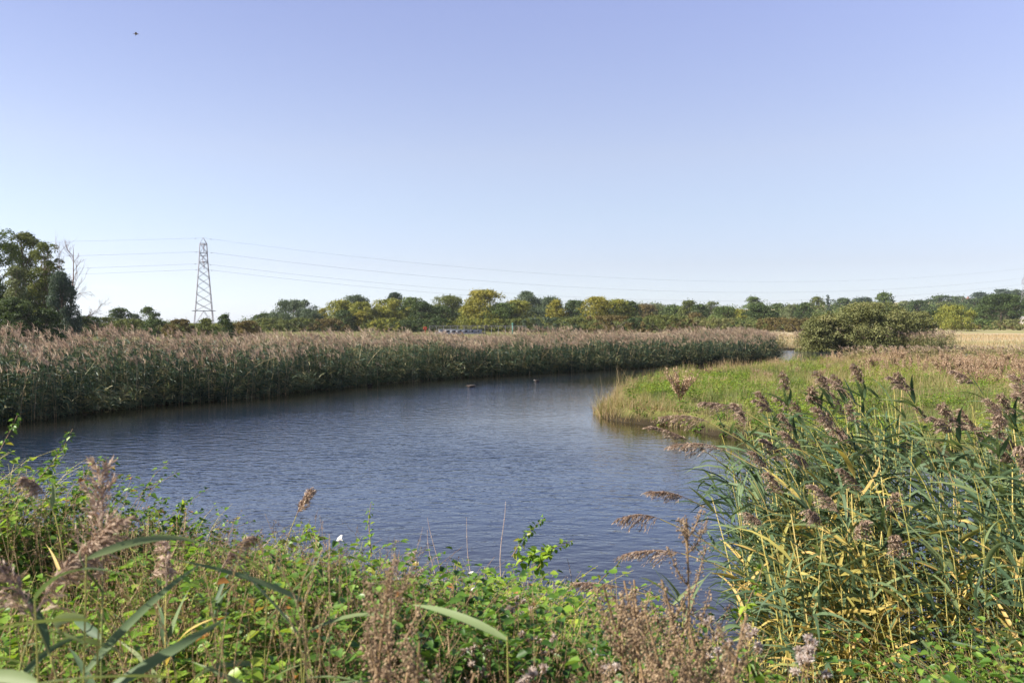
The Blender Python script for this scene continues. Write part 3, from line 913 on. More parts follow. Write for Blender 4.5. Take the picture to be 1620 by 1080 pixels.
# ------------------------------------------------------------------ trees
def make_tree(name, label, cat, px, top, wpx, D, kind, tone, group=None, seed=0, base_py=None, bark='bark'):
    r = np.random.default_rng(seed + int(px) * 13 + int(top))
    p = at(px, top, D)
    x, y = float(p[0]), float(p[1])
    gz = float(ground_z(x, y))
    if base_py is not None:
        gz = min(gz, float(at(px, base_py, D)[2]))
    H = float(p[2]) - gz
    Wd = wpx / FPX * D
    pxm = 853.0 / D                                   # picture pixels per metre
    root = empty(name, (x, y, gz - .05), 0)
    tag(root, label, cat, group)
    ls = max(.16, 1.25 / pxm)                         # leaf clump size
    lobes = []; limbs = []
    if kind in ('round', 'willow', 'oak', 'bush', 'thicket'):
        cb = {'round': .10, 'willow': .06, 'oak': .10, 'bush': 0.0, 'thicket': 0.0}[kind]
        n = {'round': 84, 'willow': 80, 'oak': 100, 'bush': 60, 'thicket': 240}[kind]
        Wd *= (1.48 if D > 150 else 1.24) if kind != 'thicket' else 1.06
        for i in range(n):
            f = (i + .5) / n
            zz = cb * .3 + (1 - cb * .3) * r.uniform(.02, 1) ** (1.3 if kind == 'thicket' else 1)
            # width of the crown at this height
            prof = math.sqrt(max(0.0, 1 - ((zz - .34) / .68) ** 2)) if kind != 'bush' and kind != 'thicket' else math.sqrt(max(.04, 1 - (zz / 1.02) ** 2))
            a = r.uniform(0, 2 * PI); q = r.uniform(0, 1) ** .5
            rr = r.uniform(.085, .185) * min(Wd, H * 1.1)
            k = max(.05, prof - rr / Wd * 1.2)
            cz = min(zz * H, H - rr * .8)
            lobes.append((math.cos(a) * q * k * Wd / 2, math.sin(a) * q * k * Wd / 2 * (1 if kind != 'thicket' else .6), max(cz, rr * .55), rr))
    elif kind == 'poplar':
        n = 60
        for i in range(n):
            zz = r.uniform(.22, .97)
            a = r.uniform(0, 2 * PI); q = r.uniform(.1, 1)
            prof = .62 + .50 * math.sin(PI * min(1, (zz - .1) / .9))
            rr = r.uniform(.10, .19) * Wd + .2
            lobes.append((math.cos(a) * q * prof * Wd * .45, math.sin(a) * q * prof * Wd * .45, min(zz * H, H - rr), rr))
    elif kind == 'conifer':
        for i in range(26):
            zz = (i + 1) / 27
            a = i * 2.4; k = (1 - zz) * .42 + .05
            lobes.append((math.cos(a) * k * Wd * .8, math.sin(a) * k * Wd * .8, zz * H, Wd * (.12 + .12 * (1 - zz))))
    # trunk and limbs
    tb = MB()
    tr = max(.10, .022 * H) if kind not in ('bush', 'thicket') else .05
    K = 7
    if kind in ('bush', 'thicket'):
        for j in range(7):
            a = r.uniform(0, 2 * PI); e = r.uniform(.2, .8)
            t = np.linspace(0, 1, 5)
            P = np.stack([math.cos(a) * e * t * Wd * .4, math.sin(a) * e * t * Wd * .3, t ** .8 * H * .7 + .02], 1)
            tb.tubes(P[None], np.linspace(tr, tr * .3, 5)[None], .5, 5)
    else:
        t = np.linspace(0, 1, K)
        sway = r.normal(0, .035 * H, 2)
        TP = np.stack([sway[0] * t ** 2 + np.sin(t * 5 + seed) * .01 * H, sway[1] * t ** 2, t * H * .93], 1)
        TP[0] = (0, 0, -.1)
        tb.tubes(TP[None], (tr * (1 - .88 * t))[None], .5, 7)
        for lx, ly, lz, lr in lobes[::2]:
            tz = max(.12, min(.8, (lz / H) * .75))
            B = curve_at(TP, np.array([tz]))[0]
            E = np.array([lx, ly, lz])
            s = np.linspace(0, 1, 5)[:, None]
            P = B + (E - B) * s + np.array([0, 0, 1]) * (np.sin(s * PI) * -.06 * np.linalg.norm(E - B))
            tb.tubes(P[None], (tr * .42 * (1 - tz * .5) * np.linspace(1, .25, 5))[None], .5, 5)
    tb.obj('trunk', M[bark], root, True)
    # foliage: leaf sprays through the outer part of each lobe
    area = Wd * H * pxm * pxm
    dens = {'poplar': 4.2, 'conifer': 5.0}.get(kind, 7.0)
    ntot = int(np.clip(dens * area / 1.1 * (.55 if area > 9000 else 1), 700, 42000))
    L = np.array(lobes)
    wgt = L[:, 3] ** 2; wgt = wgt / wgt.sum()
    which = r.choice(len(L), ntot, p=wgt)
    dv = rdir(ntot, r); dv[:, 2] = np.where(r.uniform(0, 1, ntot) < .6, np.abs(dv[:, 2]), dv[:, 2])
    rad_ = L[which, 3] * (r.uniform(.25, 1, ntot) ** .45) * (1 + .25 * (vnoise(dv[:, 0] * 3 + which, dv[:, 1] * 3 + dv[:, 2] * 4, 7) - .5))
    C = L[which, :3] + dv * rad_[:, None] * np.array([1, 1, .82])
    if kind == 'willow':
        dr = r.uniform(0, 1, ntot) ** 2 * .10 * H
        C[:, 2] -= dr
    C[:, 2] = np.maximum(C[:, 2], .05)
    nrm = dv * .9 + rdir(ntot, r) * .75
    if kind == 'willow':
        A = np.array([0, 0, -1.]) + rdir(ntot, r) * .6
        asp = .32; ll = ls * 1.25
    elif kind == 'conifer':
        A = dv + np.array([0, 0, -.3]); asp = .5; ll = ls
    else:
        A = rdir(ntot, r); asp = .60; ll = ls
    A /= np.linalg.norm(A, axis=1, keepdims=True)
    S = np.cross(A, nrm); S /= np.linalg.norm(S, axis=1, keepdims=True) + 1e-9
    sz = (ll * r.uniform(.55, 1.25, ntot))[:, None]
    lob_t = r.normal(0, .13, len(L))
    rnd = np.clip(.42 + lob_t[which] + r.normal(0, .17, ntot), 0, 1)
    cb_ = MB()
    cb_.cards(C, A * sz * .62, S * sz * .62 * asp, rnd)
    # stray sprays break the outline
    ne = ntot // 14
    pick = r.choice(ntot, ne)
    C2 = C[pick] + dv[pick] * ls * r.uniform(.6, 2.2, ne)[:, None]
    cb_.cards(C2, A[pick] * sz[pick] * .5, S[pick] * sz[pick] * .3, rnd[pick])
    cb_.obj('crown', M[tone], root)
    return root


def branchy(mb, P0, d0, length, rad, depth, r, spread=.55, up=.25):
    K = 6
    P = [np.array(P0, float)]; d = np.array(d0, float)
    for k in range(K - 1):
        d = d + r.normal(0, .12, 3) + np.array([0, 0, up * .12]); d /= np.linalg.norm(d)
        P.append(P[-1] + d * length / (K - 1))
    P = np.array(P)
    mb.tubes(P[None], np.linspace(rad, rad * .45, K)[None], .5, 5 if depth > 1 else 4)
    if depth > 0:
        for j in range(int(r.integers(3, 6))):
            t = r.uniform(.3, 1)
            b = curve_at(P, np.array([t]))[0]
            dd = d + rdir(1, r)[0] * spread * 1.6 + np.array([0, 0, up]); dd /= np.linalg.norm(dd)
            branchy(mb, b, dd, length * r.uniform(.4, .65), rad * .5, depth - 1, r, spread, up)


# left grove, about 95 m away
GROVE = 'trees of the grove at the left edge'
LT = 95
make_tree('poplar_tree', 'tallest poplar, cut by the left edge of the view, thin trunks showing', 'tree', -8, 356, 78, LT, 'poplar', 'green', GROVE, 1)
make_tree('poplar_tree', 'open crowned green poplar second from the left edge, sky showing through its leaves', 'tree', 42, 364, 52, LT + 3, 'poplar', 'olive', GROVE, 2)
make_tree('willow_tree', 'olive willow with pale forked trunk in the middle of the left grove', 'tree', 71, 380, 46, LT - 4, 'poplar', 'olive', GROVE, 3, bark='pale_bark')
make_tree('willow_tree', 'yellowish thin willow low between the poplars of the left grove', 'tree', 24, 418, 34, LT - 6, 'poplar', 'pale', GROVE, 4, bark='pale_bark')
make_tree('willow_tree', 'dark blue green willow bushing to the ground at the right end of the grove', 'tree', 97, 428, 44, LT - 8, 'willow', 'blue_dark', GROVE, 5)
make_tree('willow_tree', 'shadowed grey willow filling the middle of the left grove', 'tree', 55, 450, 56, LT - 2, 'willow', 'blue_dark', GROVE, 6)
make_tree('bush', 'broad dark bush in front of the left grove, at the left edge', 'bush', 18, 470, 78, 82, 'bush', 'dark', 'bushes below the left grove', 7)
make_tree('bush', 'dark bush in front of the blue green willow of the grove', 'bush', 70, 488, 56, 83, 'bush', 'dark', 'bushes below the left grove', 8)
# the dead tree
p = at(104, 515, LT - 5); gz = float(ground_z(p[0], p[1]))
root = empty('dead_tree', (p[0], p[1], gz)); tag(root, 'bare dead tree with thin grey branches at the right end of the left grove', 'tree', GROVE)
r = np.random.default_rng(77)
tb = MB()
Hd = 10.2
t = np.linspace(0, 1, 8)[:, None]
TP = np.array([[0, 0, 0]]) + t * np.array([[.85, 0, Hd]]) + np.sin(t * 3) * np.array([[.25, .1, 0]])
tb.tubes(TP[None], np.linspace(.15, .022, 8)[None], .5, 7)
tb.obj('trunk', M['dead_wood'], root, True)
bb = MB()
for j in range(15):
    tt = r.uniform(.35, .97); b = curve_at(TP, np.array([tt]))[0]
    a = r.uniform(-.9, .9) + (0 if r.uniform() < .6 else PI)
    branchy(bb, b, (math.cos(a) * .45, math.sin(a) * .4, .85), r.uniform(1.2, 2.4) * (1.25 - tt * .7), .030, 2, r, .45, .3)
for j in range(5):
    b = np.array([-.9 - .35 * j, .3, 6.0]); branchy(bb, b, (r.normal(0, .06), .0, 1), 3.6 - .35 * j, .032, 2, r, .35, .4)
    bb.bar([0.05, 0, 2.5 + .3 * j], b, .035)
branchy(bb, curve_at(TP, np.array([.22]))[0], (.85, 0, .45), 2.7, .06, 3, r, .6, .2)
branchy(bb, curve_at(TP, np.array([.5]))[0], (.9, 0, .12), 2.0, .03, 2, r, .5, .1)
bb.obj('branches', M['dead_wood'], root, True)

# low scrub between the grove and the pylon
SC = 'scrub and small trees around the pylon'
for k, (kind, nm, px, top, wp, D, tone, lab, cat) in enumerate([
    ('bush', 'bush', 135, 499, 52, 130, 'dark', 'dark low bush just right of the dead tree', 'bush'),
    ('bush', 'bush', 168, 501, 40, 140, 'olive', 'low olive bush between the dead tree and the small dark tree', 'bush'),
    ('round', 'tree', 191, 486, 30, 170, 'dark', 'small dark round tree left of the pylon, behind low bushes', 'tree'),
    ('round', 'tree', 213, 496, 18, 260, 'grey', 'tiny faded tree in the gap between two small trees left of the pylon', 'tree'),
    ('round', 'tree', 236, 485, 26, 190, 'green', 'small green tree with pointed crown, nearest to the pylon on its left', 'tree'),
    ('bush', 'bush', 205, 504, 60, 135, 'olive', 'wide olive bush below the two small trees left of the pylon', 'bush'),
    ('bush', 'bush', 248, 505, 50, 128, 'dark', 'dark bush under the small pointed tree left of the pylon', 'bush'),
    ('bush', 'bush', 283, 504, 46, 125, 'brown', 'yellowish brown bush at the left foot of the pylon', 'bush'),
    ('bush', 'bush', 326, 503, 34, 120, 'olive', 'olive bush directly in front of the pylon legs', 'bush'),
    ('bush', 'bush', 355, 496, 30, 118, 'dark', 'dark spiky bush at the right foot of the pylon', 'bush'),
    ('bush', 'bush', 388, 506, 48, 125, 'brown', 'yellow brown scrub right of the dark spiky bush by the pylon', 'bush'),
]):
    make_tree(nm, lab, cat, px, top, wp, D, kind, tone, SC, 20 + k)

# the long tree line across the meadow
TL = 'trees of the line across the meadow'
LOW = 'bushes along the foot of the tree line'
ROW = [
    ('round', 418, 495, 34, 230, 'dark', 'small dark dome of a tree, leftmost of the tree line right of the pylon'),
    ('willow', 465, 473, 58, 215, 'grey', 'rounded grey green willow standing clear at the left end of the tree line'),
    ('willow', 494, 487, 34, 205, 'grey', 'small grey willow touching the right side of the clear standing grey willow'),
    ('round', 510, 487, 15, 212, 'gold', 'thin golden young tree between the grey willows and the yellow green ones'),
    ('round', 563, 466, 40, 245, 'grey', 'grey green crown rising behind the first yellow green trees'),
    ('round', 540, 474, 44, 220, 'yellow', 'yellow green round tree, left of the first yellow pair'),
    ('round', 577, 477, 44, 215, 'yellow', 'yellow green round tree, right of the first yellow pair'),
    ('round', 546, 490, 28, 206, 'dark', 'dark green tree in front of the first yellow pair'),
    ('round', 571, 492, 22, 207, 'gold', 'small golden tree at the feet of the first yellow pair'),
    ('round', 626, 462, 28, 250, 'blue_dark', 'dark pointed crown highest behind the olive yellow mass'),
    ('round', 617, 472, 54, 220, 'yellow', 'broad olive yellow tree below the dark pointed crown'),
    ('round', 652, 469, 42, 225, 'green', 'grey green leaning tree right of the broad olive yellow one'),
    ('round', 668, 477, 34, 212, 'dark', 'dark tree in the shade beside the weeping willow'),
    ('willow', 708, 466, 54, 225, 'olive', 'weeping olive willow with yellow top in the middle of the line'),
    ('round', 698, 484, 40, 212, 'dark', 'dark tree under the weeping olive willow'),
    ('round', 742, 480, 26, 218, 'yellow', 'small yellow tree leaning on the left of the biggest yellow tree'),
    ('round', 768, 458, 58, 215, 'gold', 'biggest yellow tree of the line, tall with golden leaves'),
    ('round', 795, 478, 42, 212, 'green', 'green tree in front of the biggest yellow tree, on its right'),
    ('round', 832, 460, 40, 240, 'grey', 'tall grey olive tree with pointed crown right of the biggest yellow tree'),
    ('round', 818, 474, 46, 214, 'yellow', 'yellow flecked tree below the tall grey olive one'),
    ('willow', 868, 469, 46, 250, 'grey', 'pale grey willow behind the bright golden tree'),
    ('round', 880, 474, 27, 218, 'gold', 'brightest golden yellow tree of the line, small and pointed'),
    ('round', 911, 474, 34, 250, 'dark', 'dark green tree left of the golden pair'),
    ('round', 944, 469, 46, 214, 'gold', 'left tree of the golden pair in the middle of the line'),
    ('round', 975, 473, 44, 216, 'yellow', 'right tree of the golden pair, more olive'),
    ('round', 996, 476, 30, 222, 'dark', 'dark tree against the right side of the golden pair'),
    ('round', 1020, 480, 34, 300, 'brown', 'brownish tree just right of the golden pair'),
    ('willow', 1043, 479, 34, 340, 'pale', 'pale bare looking crown far behind the olive bushes'),
    ('round', 1070, 481, 34, 300, 'green', 'green tree between the pale bare crown and the twin light crowns'),
    ('round', 1090, 475, 26, 290, 'olive', 'left of the twin light green crowns right of the olive bushes'),
    ('round', 1107, 481, 26, 280, 'dark', 'dark tree between the twin light crowns'),
    ('round', 1126, 476, 28, 310, 'pale', 'right of the twin light crowns, paler and silvery'),
    ('round', 1100, 494, 26, 240, 'brown', 'small brown tree below the twin light crowns'),
    ('round', 1146, 484, 32, 250, 'green', 'pointed green tree left of the dark oak'),
    ('round', 1166, 488, 28, 270, 'yellow', 'yellow olive tree squeezed left of the dark oak'),
    ('round', 1192, 469, 26, 330, 'green', 'light green crown standing highest above the dark oak'),
    ('oak', 1201, 481, 48, 225, 'dark', 'large dark oak left of the pale reeds beyond the river bend'),
    ('round', 1232, 479, 30, 330, 'green', 'green tree right of the large dark oak'),
    ('willow', 1254, 481, 34, 310, 'pale', 'pale willow left of the hawthorn thicket'),
    ('round', 1274, 478, 28, 300, 'dark', 'dark tree between the pale willow and the hawthorn thicket'),
    ('round', 1293, 469, 24, 340, 'olive', 'tall olive tree behind the left end of the hawthorn thicket'),
    ('conifer', 1310, 466, 16, 330, 'blue_dark', 'dark conifer above the hawthorn thicket'),
    ('round', 1331, 471, 34, 420, 'dark', 'dark round tree right of the conifer'),
    ('round', 1366, 470, 38, 430, 'blue_dark', 'far dark tree above the middle of the hawthorn thicket'),
    ('round', 1400, 462, 27, 360, 'green', 'light green rounded tree rising clear above the hawthorn thicket'),
    ('round', 1432, 476, 26, 450, 'pale', 'pale distant tree above the right end of the hawthorn thicket'),
    ('oak', 1451, 474, 30, 420, 'dark', 'dark oak just right of the hawthorn thicket on the skyline'),
]
for k, (kind, px, top, wp, D, tone, lab) in enumerate(ROW):
    nm = {'willow': 'willow_tree', 'oak': 'oak_tree', 'conifer': 'conifer_tree'}.get(kind, 'tree')
    make_tree(nm, lab, 'tree', px, top, wp, D, kind, tone, TL, 50 + k)
LOWROW = [
    (432, 503, 44, 200, 'olive', 'olive bush below the leftmost dark dome tree'), (478, 503, 56, 195, 'olive', 'olive brown bush in front of the grey willows'),
    (520, 504, 44, 190, 'brown', 'brownish bush below the thin golden tree'), (612, 503, 40, 190, 'yellow', 'yellow green bush under the broad olive yellow tree'),
    (648, 506, 40, 190, 'dark', 'dark bush under the grey green leaning tree'), (690, 503, 40, 195, 'dark', 'dark bush behind the moored boat'),
    (734, 504, 40, 195, 'yellow', 'yellow bush behind the right end of the boat'), (776, 504, 46, 195, 'yellow', 'yellow green bush below the biggest yellow tree'),
    (822, 504, 44, 195, 'olive', 'olive bush below the yellow flecked tree'), (866, 502, 56, 190, 'grey', 'grey green bush below the bright golden tree'),
    (908, 503, 44, 190, 'olive', 'olive bush between the bright golden tree and the golden pair'), (966, 499, 62, 185, 'brown', 'wide olive brown bush in front of the golden pair'),
    (1004, 502, 36, 190, 'dark', 'dark bush right of the golden pair'), (1046, 498, 66, 185, 'olive', 'widest olive bush of the row, right of the golden pair'),
    (1088, 504, 40, 190, 'brown', 'brown bush under the twin light crowns'), (1130, 503, 60, 185, 'haw', 'low dark olive bush under the pointed green tree'),
    (1168, 508, 34, 190, 'dark', 'small dark bush at the foot of the large dark oak'), (1228, 502, 40, 200, 'brown', 'brownish bush above the pale reeds beyond the bend'),
    (1262, 503, 44, 190, 'brown', 'rusty bush at the left end of the hawthorn thicket'),
]
for k, (px, top, wp, D, tone, lab) in enumerate(LOWROW):
    make_tree('bush', lab, 'bush', px, top, wp * 1.45, D, 'bush', tone, LOW, 120 + k)



def wood_band(name, label, prof, D0, D1, tone, seed, lobes_per=1.0, wig=3.0):
    """A far wood that reads as one mass: prof is its skyline in the photo as (px, top)."""
    r = np.random.default_rng(seed)
    prof = np.array(prof, float)
    w_px = prof[-1, 0] - prof[0, 0]
    n = int(w_px / 9 * lobes_per)
    L = []
    for i in range(n):
        px = r.uniform(prof[0, 0], prof[-1, 0]); D = r.uniform(D0, D1)
        top = np.interp(px, prof[:, 0], prof[:, 1]) + r.normal(0, wig)
        p = at(px, top, D); gz = float(ground_z(p[0], p[1]))
        H = max(p[2] - gz, 1.0); rr = r.uniform(.20, .36) * H + .3
        for q in range(7):
            zz = r.uniform(.0, 1)
            L.append((p[0] + r.normal(0, .35 * H), p[1] + r.normal(0, .35 * H), gz + max(zz * (H - rr), .2), rr, r.normal(0, .16)))
    L = np.array(L)
    pxm = 853.0 / ((D0 + D1) / 2); ls = 1.25 / pxm
    nt_ = int(np.clip((np.pi * L[:, 3] ** 2).sum() * pxm ** 2 * 1.1, 2000, 90000))
    wg = L[:, 3] ** 2; wh_ = r.choice(len(L), nt_, p=wg / wg.sum())
    dv = rdir(nt_, r); dv[:, 2] = np.where(r.uniform(0, 1, nt_) < .6, np.abs(dv[:, 2]), dv[:, 2])
    C = L[wh_, :3] + dv * (L[wh_, 3] * r.uniform(.3, 1.05, nt_) ** .5)[:, None]
    A = rdir(nt_, r); S = np.cross(A, dv + rdir(nt_, r) * .7); S /= np.linalg.norm(S, axis=1, keepdims=True) + 1e-9
    sz = (ls * r.uniform(.5, 1.2, nt_))[:, None]
    b = MB(); b.cards(C, A * sz * .62, S * sz * .4, np.clip(.42 + L[wh_, 4] + r.normal(0, .17, nt_), 0, 1))
    tag(b.obj(name, M[tone]), label, 'wood', kind='stuff')


wood_band('far_woodland', 'far hazy woodland closing the gaps behind the tree line', [(385, 505), (440, 495), (520, 488), (640, 481), (760, 479), (860, 478), (1000, 480), (1120, 482), (1230, 483), (1330, 480), (1420, 481)], 300, 380, 'green', 901, 2.0, 4.5)
wood_band('far_hedge', 'long dark hedge along the far side of the meadow', [(380, 508), (520, 504), (700, 503), (900, 500), (1100, 501), (1290, 503)], 205, 222, 'olive', 902, 2.2, 2)
wood_band('left_hedge', 'low hedge running from the left grove past the pylon', [(118, 505), (200, 506), (300, 508), (400, 509)], 135, 150, 'olive', 903, 1.8, 1.5)
wood_band('hill_wood', 'wooded slope of the hill at the right', [(1400, 482), (1480, 482), (1540, 479), (1600, 474), (1680, 470)], 420, 640, 'dark', 904, 2.4, 3)
wood_band('field_hedge', 'rough hedge along the far edge of the field at right', [(1440, 510), (1530, 512), (1640, 508)], 235, 248, 'brown', 905, 2.0, 1.5)

# the hawthorn thicket on the right, beyond the river
make_tree('hawthorn_thicket', 'wide grey olive hawthorn thicket on the right, beyond the bend', 'thicket', 1374, 477, 196, 90, 'thicket', 'haw', None, 140, base_py=556)
make_tree('hawthorn_bush', 'lower right shoulder of the thicket with dark foot and loose outer twigs', 'bush', 1452, 492, 70, 93, 'bush', 'haw', None, 141)
make_tree('hawthorn_bush', 'leafy left shoulder of the thicket beside the pale reeds', 'bush', 1296, 497, 66, 89, 'bush', 'haw', None, 142)
# right: willow, big oak, hedge and the wooded hill
RT = 'trees at the right end of the field'
make_tree('willow_tree', 'bright yellow green round willow alone at the field edge', 'tree', 1510, 482, 50, 205, 'willow', 'yellow', RT, 150)
make_tree('oak_tree', 'big dark spreading oak right of the bright willow', 'tree', 1584, 464, 70, 255, 'oak', 'dark', RT, 151)
make_tree('tree', 'green tree between the bright willow and the big oak', 'tree', 1547, 486, 34, 262, 'round', 'green', RT, 152)
make_tree('tree', 'small dark tree left of the bright willow', 'tree', 1474, 490, 30, 240, 'round', 'dark', RT, 153)
make_tree('bush', 'long low brownish bush under the big oak', 'bush', 1604, 505, 66, 215, 'bush', 'haw', RT, 154)
make_tree('bush', 'low green bush right of the bright willow', 'bush', 1552, 506, 44, 235, 'bush', 'green', RT, 155)
HILL = 'trees on the wooded hill at right'
for k, (kind, px, top, wp, D, tone, lab) in enumerate([
    ('oak', 1490, 467, 44, 560, 'dark', 'broad dark oak on the hill above the bright willow'),
    ('round', 1467, 480, 30, 500, 'green', 'green tree on the hill slope left of the broad dark oak'),
    ('round', 1516, 468, 24, 600, 'grey', 'greyish small tree left of the red roof on the hill'),
    ('oak', 1549, 462, 26, 560, 'blue_dark', 'tall blue green tree right of the red roof on the hill'),
    ('oak', 1541, 472, 36, 520, 'dark', 'dark tree below the tall blue green tree on the hill'),
    ('round', 1565, 470, 24, 640, 'brown', 'brownish tree on the hill just left of the big oak crown'),
    ('oak', 1583, 457, 28, 680, 'blue_dark', 'dark rounded tree on the hilltop behind the big oak'),
    ('oak', 1612, 458, 46, 690, 'dark', 'wide dark tree on the hilltop at the right edge'),
    ('round', 1600, 466, 34, 640, 'green', 'green tree on the hilltop between the two dark ones'),
    ('round', 1500, 478, 36, 450, 'olive', 'olive tree low on the hill behind the bright willow'),
    ('round', 1528, 480, 26, 470, 'green', 'green tree below the red roof on the hill'),
    ('oak', 1640, 462, 50, 640, 'dark', 'dark tree on the hill cut by the right edge'),
]):
    make_tree({'oak': 'oak_tree'}.get(kind, 'tree'), lab, 'tree', px, top, wp, D, kind, tone, HILL, 160 + k)

# ------------------------------------------------------------------ pylons and cables
TDIR = np.array([302., 128., 0]); TDIR /= np.linalg.norm(TDIR)
PDIR = np.array([-TDIR[1], TDIR[0], 0])
ATT = [('earth', 0, 26.0), ('top', -2.5, 22.1), ('mid', 2.5, 19.2), ('low', -2.9, 17.35)]


def make_pylon():
    root = empty('lattice_pylon', (0, 0, 0))
    hw = lambda z: np.interp(z, [0, 6.4, 19.6, 24.7], [2.75, 2.15, 1.13, .88])
    c = [(-1, -1), (1, -1), (1, 1), (-1, 1)]
    P = lambda k, z: np.array([c[k % 4][0] * hw(z), c[k % 4][1] * hw(z), z])
    for k in range(4):
        b = MB()
        for z0, z1 in ((-.2, 6.4), (6.4, 19.6), (19.6, 24.7)):
            b.bar(P(k, z0), P(k, z1), .085)
        b.box(P(k, -.1), (.7, .7, .5))
        b.obj('leg', M['steel'], root)
    b = MB()
    zs = [6.4, 8.6, 10.9, 13.2, 15.4, 17.5, 19.6, 22.1, 24.7]
    for k in range(4):
        for z0, z1 in zip(zs, zs[1:]):
            b.bar(P(k, z0), P(k + 1, z1), .05); b.bar(P(k + 1, z0), P(k, z1), .05)
        for z in (6.4, 19.6, 22.1, 24.7):
            b.bar(P(k, z), P(k + 1, z), .06)
        m_ = (P(k, 6.4) + P(k + 1, 6.4)) / 2
        b.bar(P(k, 2.2), m_, .05); b.bar(P(k + 1, 2.2), m_, .05)
    b.bar((-3.0, -2.15, 6.4), (3.0, -2.15, 6.4), .07); b.bar((-3.0, 2.15, 6.4), (3.0, 2.15, 6.4), .07)
    b.obj('lattice_bracing', M['steel'], root)
    b = MB()
    for k in range(4):
        b.bar(P(k, 24.7), (0, 0, 26.3), .07)
    b.obj('peak', M['steel'], root)
    for side, z, ln in ((-1, 24.2, 2.5), (1, 21.4, 2.5), (-1, 19.6, 2.9)):
        b = MB(); h = hw(z)
        e = np.array([0, side * ln, z])
        for sx in (-1, 1):
            b.bar((sx * h, side * h, z), e, .055); b.bar((sx * h, side * h, z + .9 if z < 24 else z + .45), e, .045)
        b.bar((-h, side * h, z), (h, side * h, z), .05)
        arm = b.obj('cross_arm', M['steel'], root)
        b = MB()
        b.bar((0, side * ln, z), (0, side * ln, z - 2.1), .05, sides=6)
        for j in range(11):
            b.blob((0, side * ln, z - .25 - j * .16), (.15, .15, .05), seg=8, rings=4)
        b.obj('insulator', M['insulator'], arm, True)
    b = MB()
    b.box((0, -2.32, 3.4), (.6, .03, .45)); b.obj('warning_plate', noise_mat('plate_paint', [(.3, (.55, .5, .08)), (.7, (.65, .58, .1))], 3), root)
    return root


ANG = math.atan2(TDIR[1], TDIR[0])
P1 = np.array([at(322, 440, 233)[0], 233.0]); P2 = P1 + TDIR[:2] * 328
z1 = -.2; z2 = -.2
py = make_pylon(); py.location = (P1[0], P1[1], z1); py.rotation_euler = (0, 0, ANG)
tag(py, 'tall grey steel lattice pylon behind the far reedbed at left', 'pylon', 'pylons of the power line')
py2 = copy_tree(py); py2.location = (P2[0], P2[1], z2)
tag(py2, 'second pylon just cut by the right edge of the view above the hill trees', 'pylon', 'pylons of the power line')
NM = {'earth': 'topmost thin earth wire', 'top': 'upper power cable', 'mid': 'middle power cable', 'low': 'lowest power cable'}
for nm, off, z in ATT:
    A = np.array([*P1, z]) + PDIR * off
    B = np.array([*P2, z]) + PDIR * off
    for d, sag, lab in ((1, 8.6, 'sagging from the pylon to the right edge'), (-1, 6.0, 'running left from the pylon to the grove')):
        E = A + d * (B - A) * np.array([1, 1, 0])
        t = np.linspace(0, 1, 60)[:, None]
        Pw = A + (E - A) * t - np.array([[0, 0, 1]]) * 4 * sag * t * (1 - t)
        b = MB(); b.tubes(Pw[None], np.full((1, 60), .022 if nm != 'earth' else .018), .5, 4)
        # vibration dampers near the tower
        q = curve_at(Pw, np.array([.006]))[0]
        b.blob(q - [0, 0, .10], (.28, .07, .07), seg=6, rings=4)
        tag(b.obj('power_cable', M['cable']), NM[nm] + ' ' + lab, 'cable', 'cables of the power line')

# ------------------------------------------------------------------ things beyond: boat, railing, houses
def wood(name, c, k=.25):
    return noise_mat(name, [(.3, tuple(v * (1 - k) for v in c)), (.7, c)], 3)


M['boat_blue'] = wood('boat_blue_paint', (.06, .065, .085)); M['boat_white'] = wood('boat_white_paint', (.30, .32, .37)); M['pane'] = wood('dark_glass', (.03, .035, .05))
M['brick'] = wood('brick', (.30, .15, .10)); M['tile'] = wood('roof_tile', (.30, .15, .11)); M['render'] = wood('wall_render', (.34, .31, .27)); M['slate'] = wood('grey_roof', (.22, .21, .21)); M['red'] = wood('red_paint', (.55, .06, .04)); M['teal'] = wood('teal_paint', (.12, .26, .22))
D = 165
c0 = at(728, 519, D)
root = empty('narrowboat', (c0[0], D, 0)); tag(root, 'long low boat with white front and blue cabin, behind the reedbed tops', 'boat')
gz = .08
b = MB()
t = np.linspace(-1, 1, 13); hw_ = 1.0 * (1 - np.abs(t) ** 6 * .85)
ring = []
for tt, h_ in zip(t, hw_):
    ring.append([(tt * 5.0, -h_, gz + .95), (tt * 5.0, -h_ * .8, gz - .2), (tt * 5.0, h_ * .8, gz - .2), (tt * 5.0, h_, gz + .95)])
v = np.array(ring).reshape(-1, 3); q = [(i * 4 + j, i * 4 + (j + 1) % 4, i * 4 + 4 + (j + 1) % 4, i * 4 + 4 + j) for i in range(12) for j in range(4)]
b.add(v, q); b.obj('hull', M['boat_blue'], root)
b = MB(); b.box((.6, 0, gz + 1.22), (7.2, 1.5, .62)); b.box((.6, 0, gz + 1.56), (7.5, 1.6, .06)); cab = b.obj('cabin', M['boat_white'], root)
for j in range(6):
    b = MB(); b.box((-2.4 + j * 1.15, -.762, gz + 1.25), (.72, .03, .34)); b.obj('window', M['pane'], cab)
b = MB(); b.box((-3.6, 0, gz + 1.2), (1.1, 1.3, .7)); b.box((-3.6, 0, gz + 1.58), (1.3, 1.5, .06)); b.obj('wheelhouse', M['boat_white'], root)
D = 158
p0 = at(680, 519, D); p1 = at(832, 519, D)
root = empty('metal_railing', (p0[0], D, 0)); tag(root, 'thin grey railing running right from the boat behind the reed tops', 'railing')
ln = p1[0] - p0[0]
b = MB(); b.bar((0, 0, 2.40), (ln, 0, 2.40), .03); b.bar((0, 0, 2.08), (ln, 0, 2.08), .022); b.obj('rails', M['steel'], root)
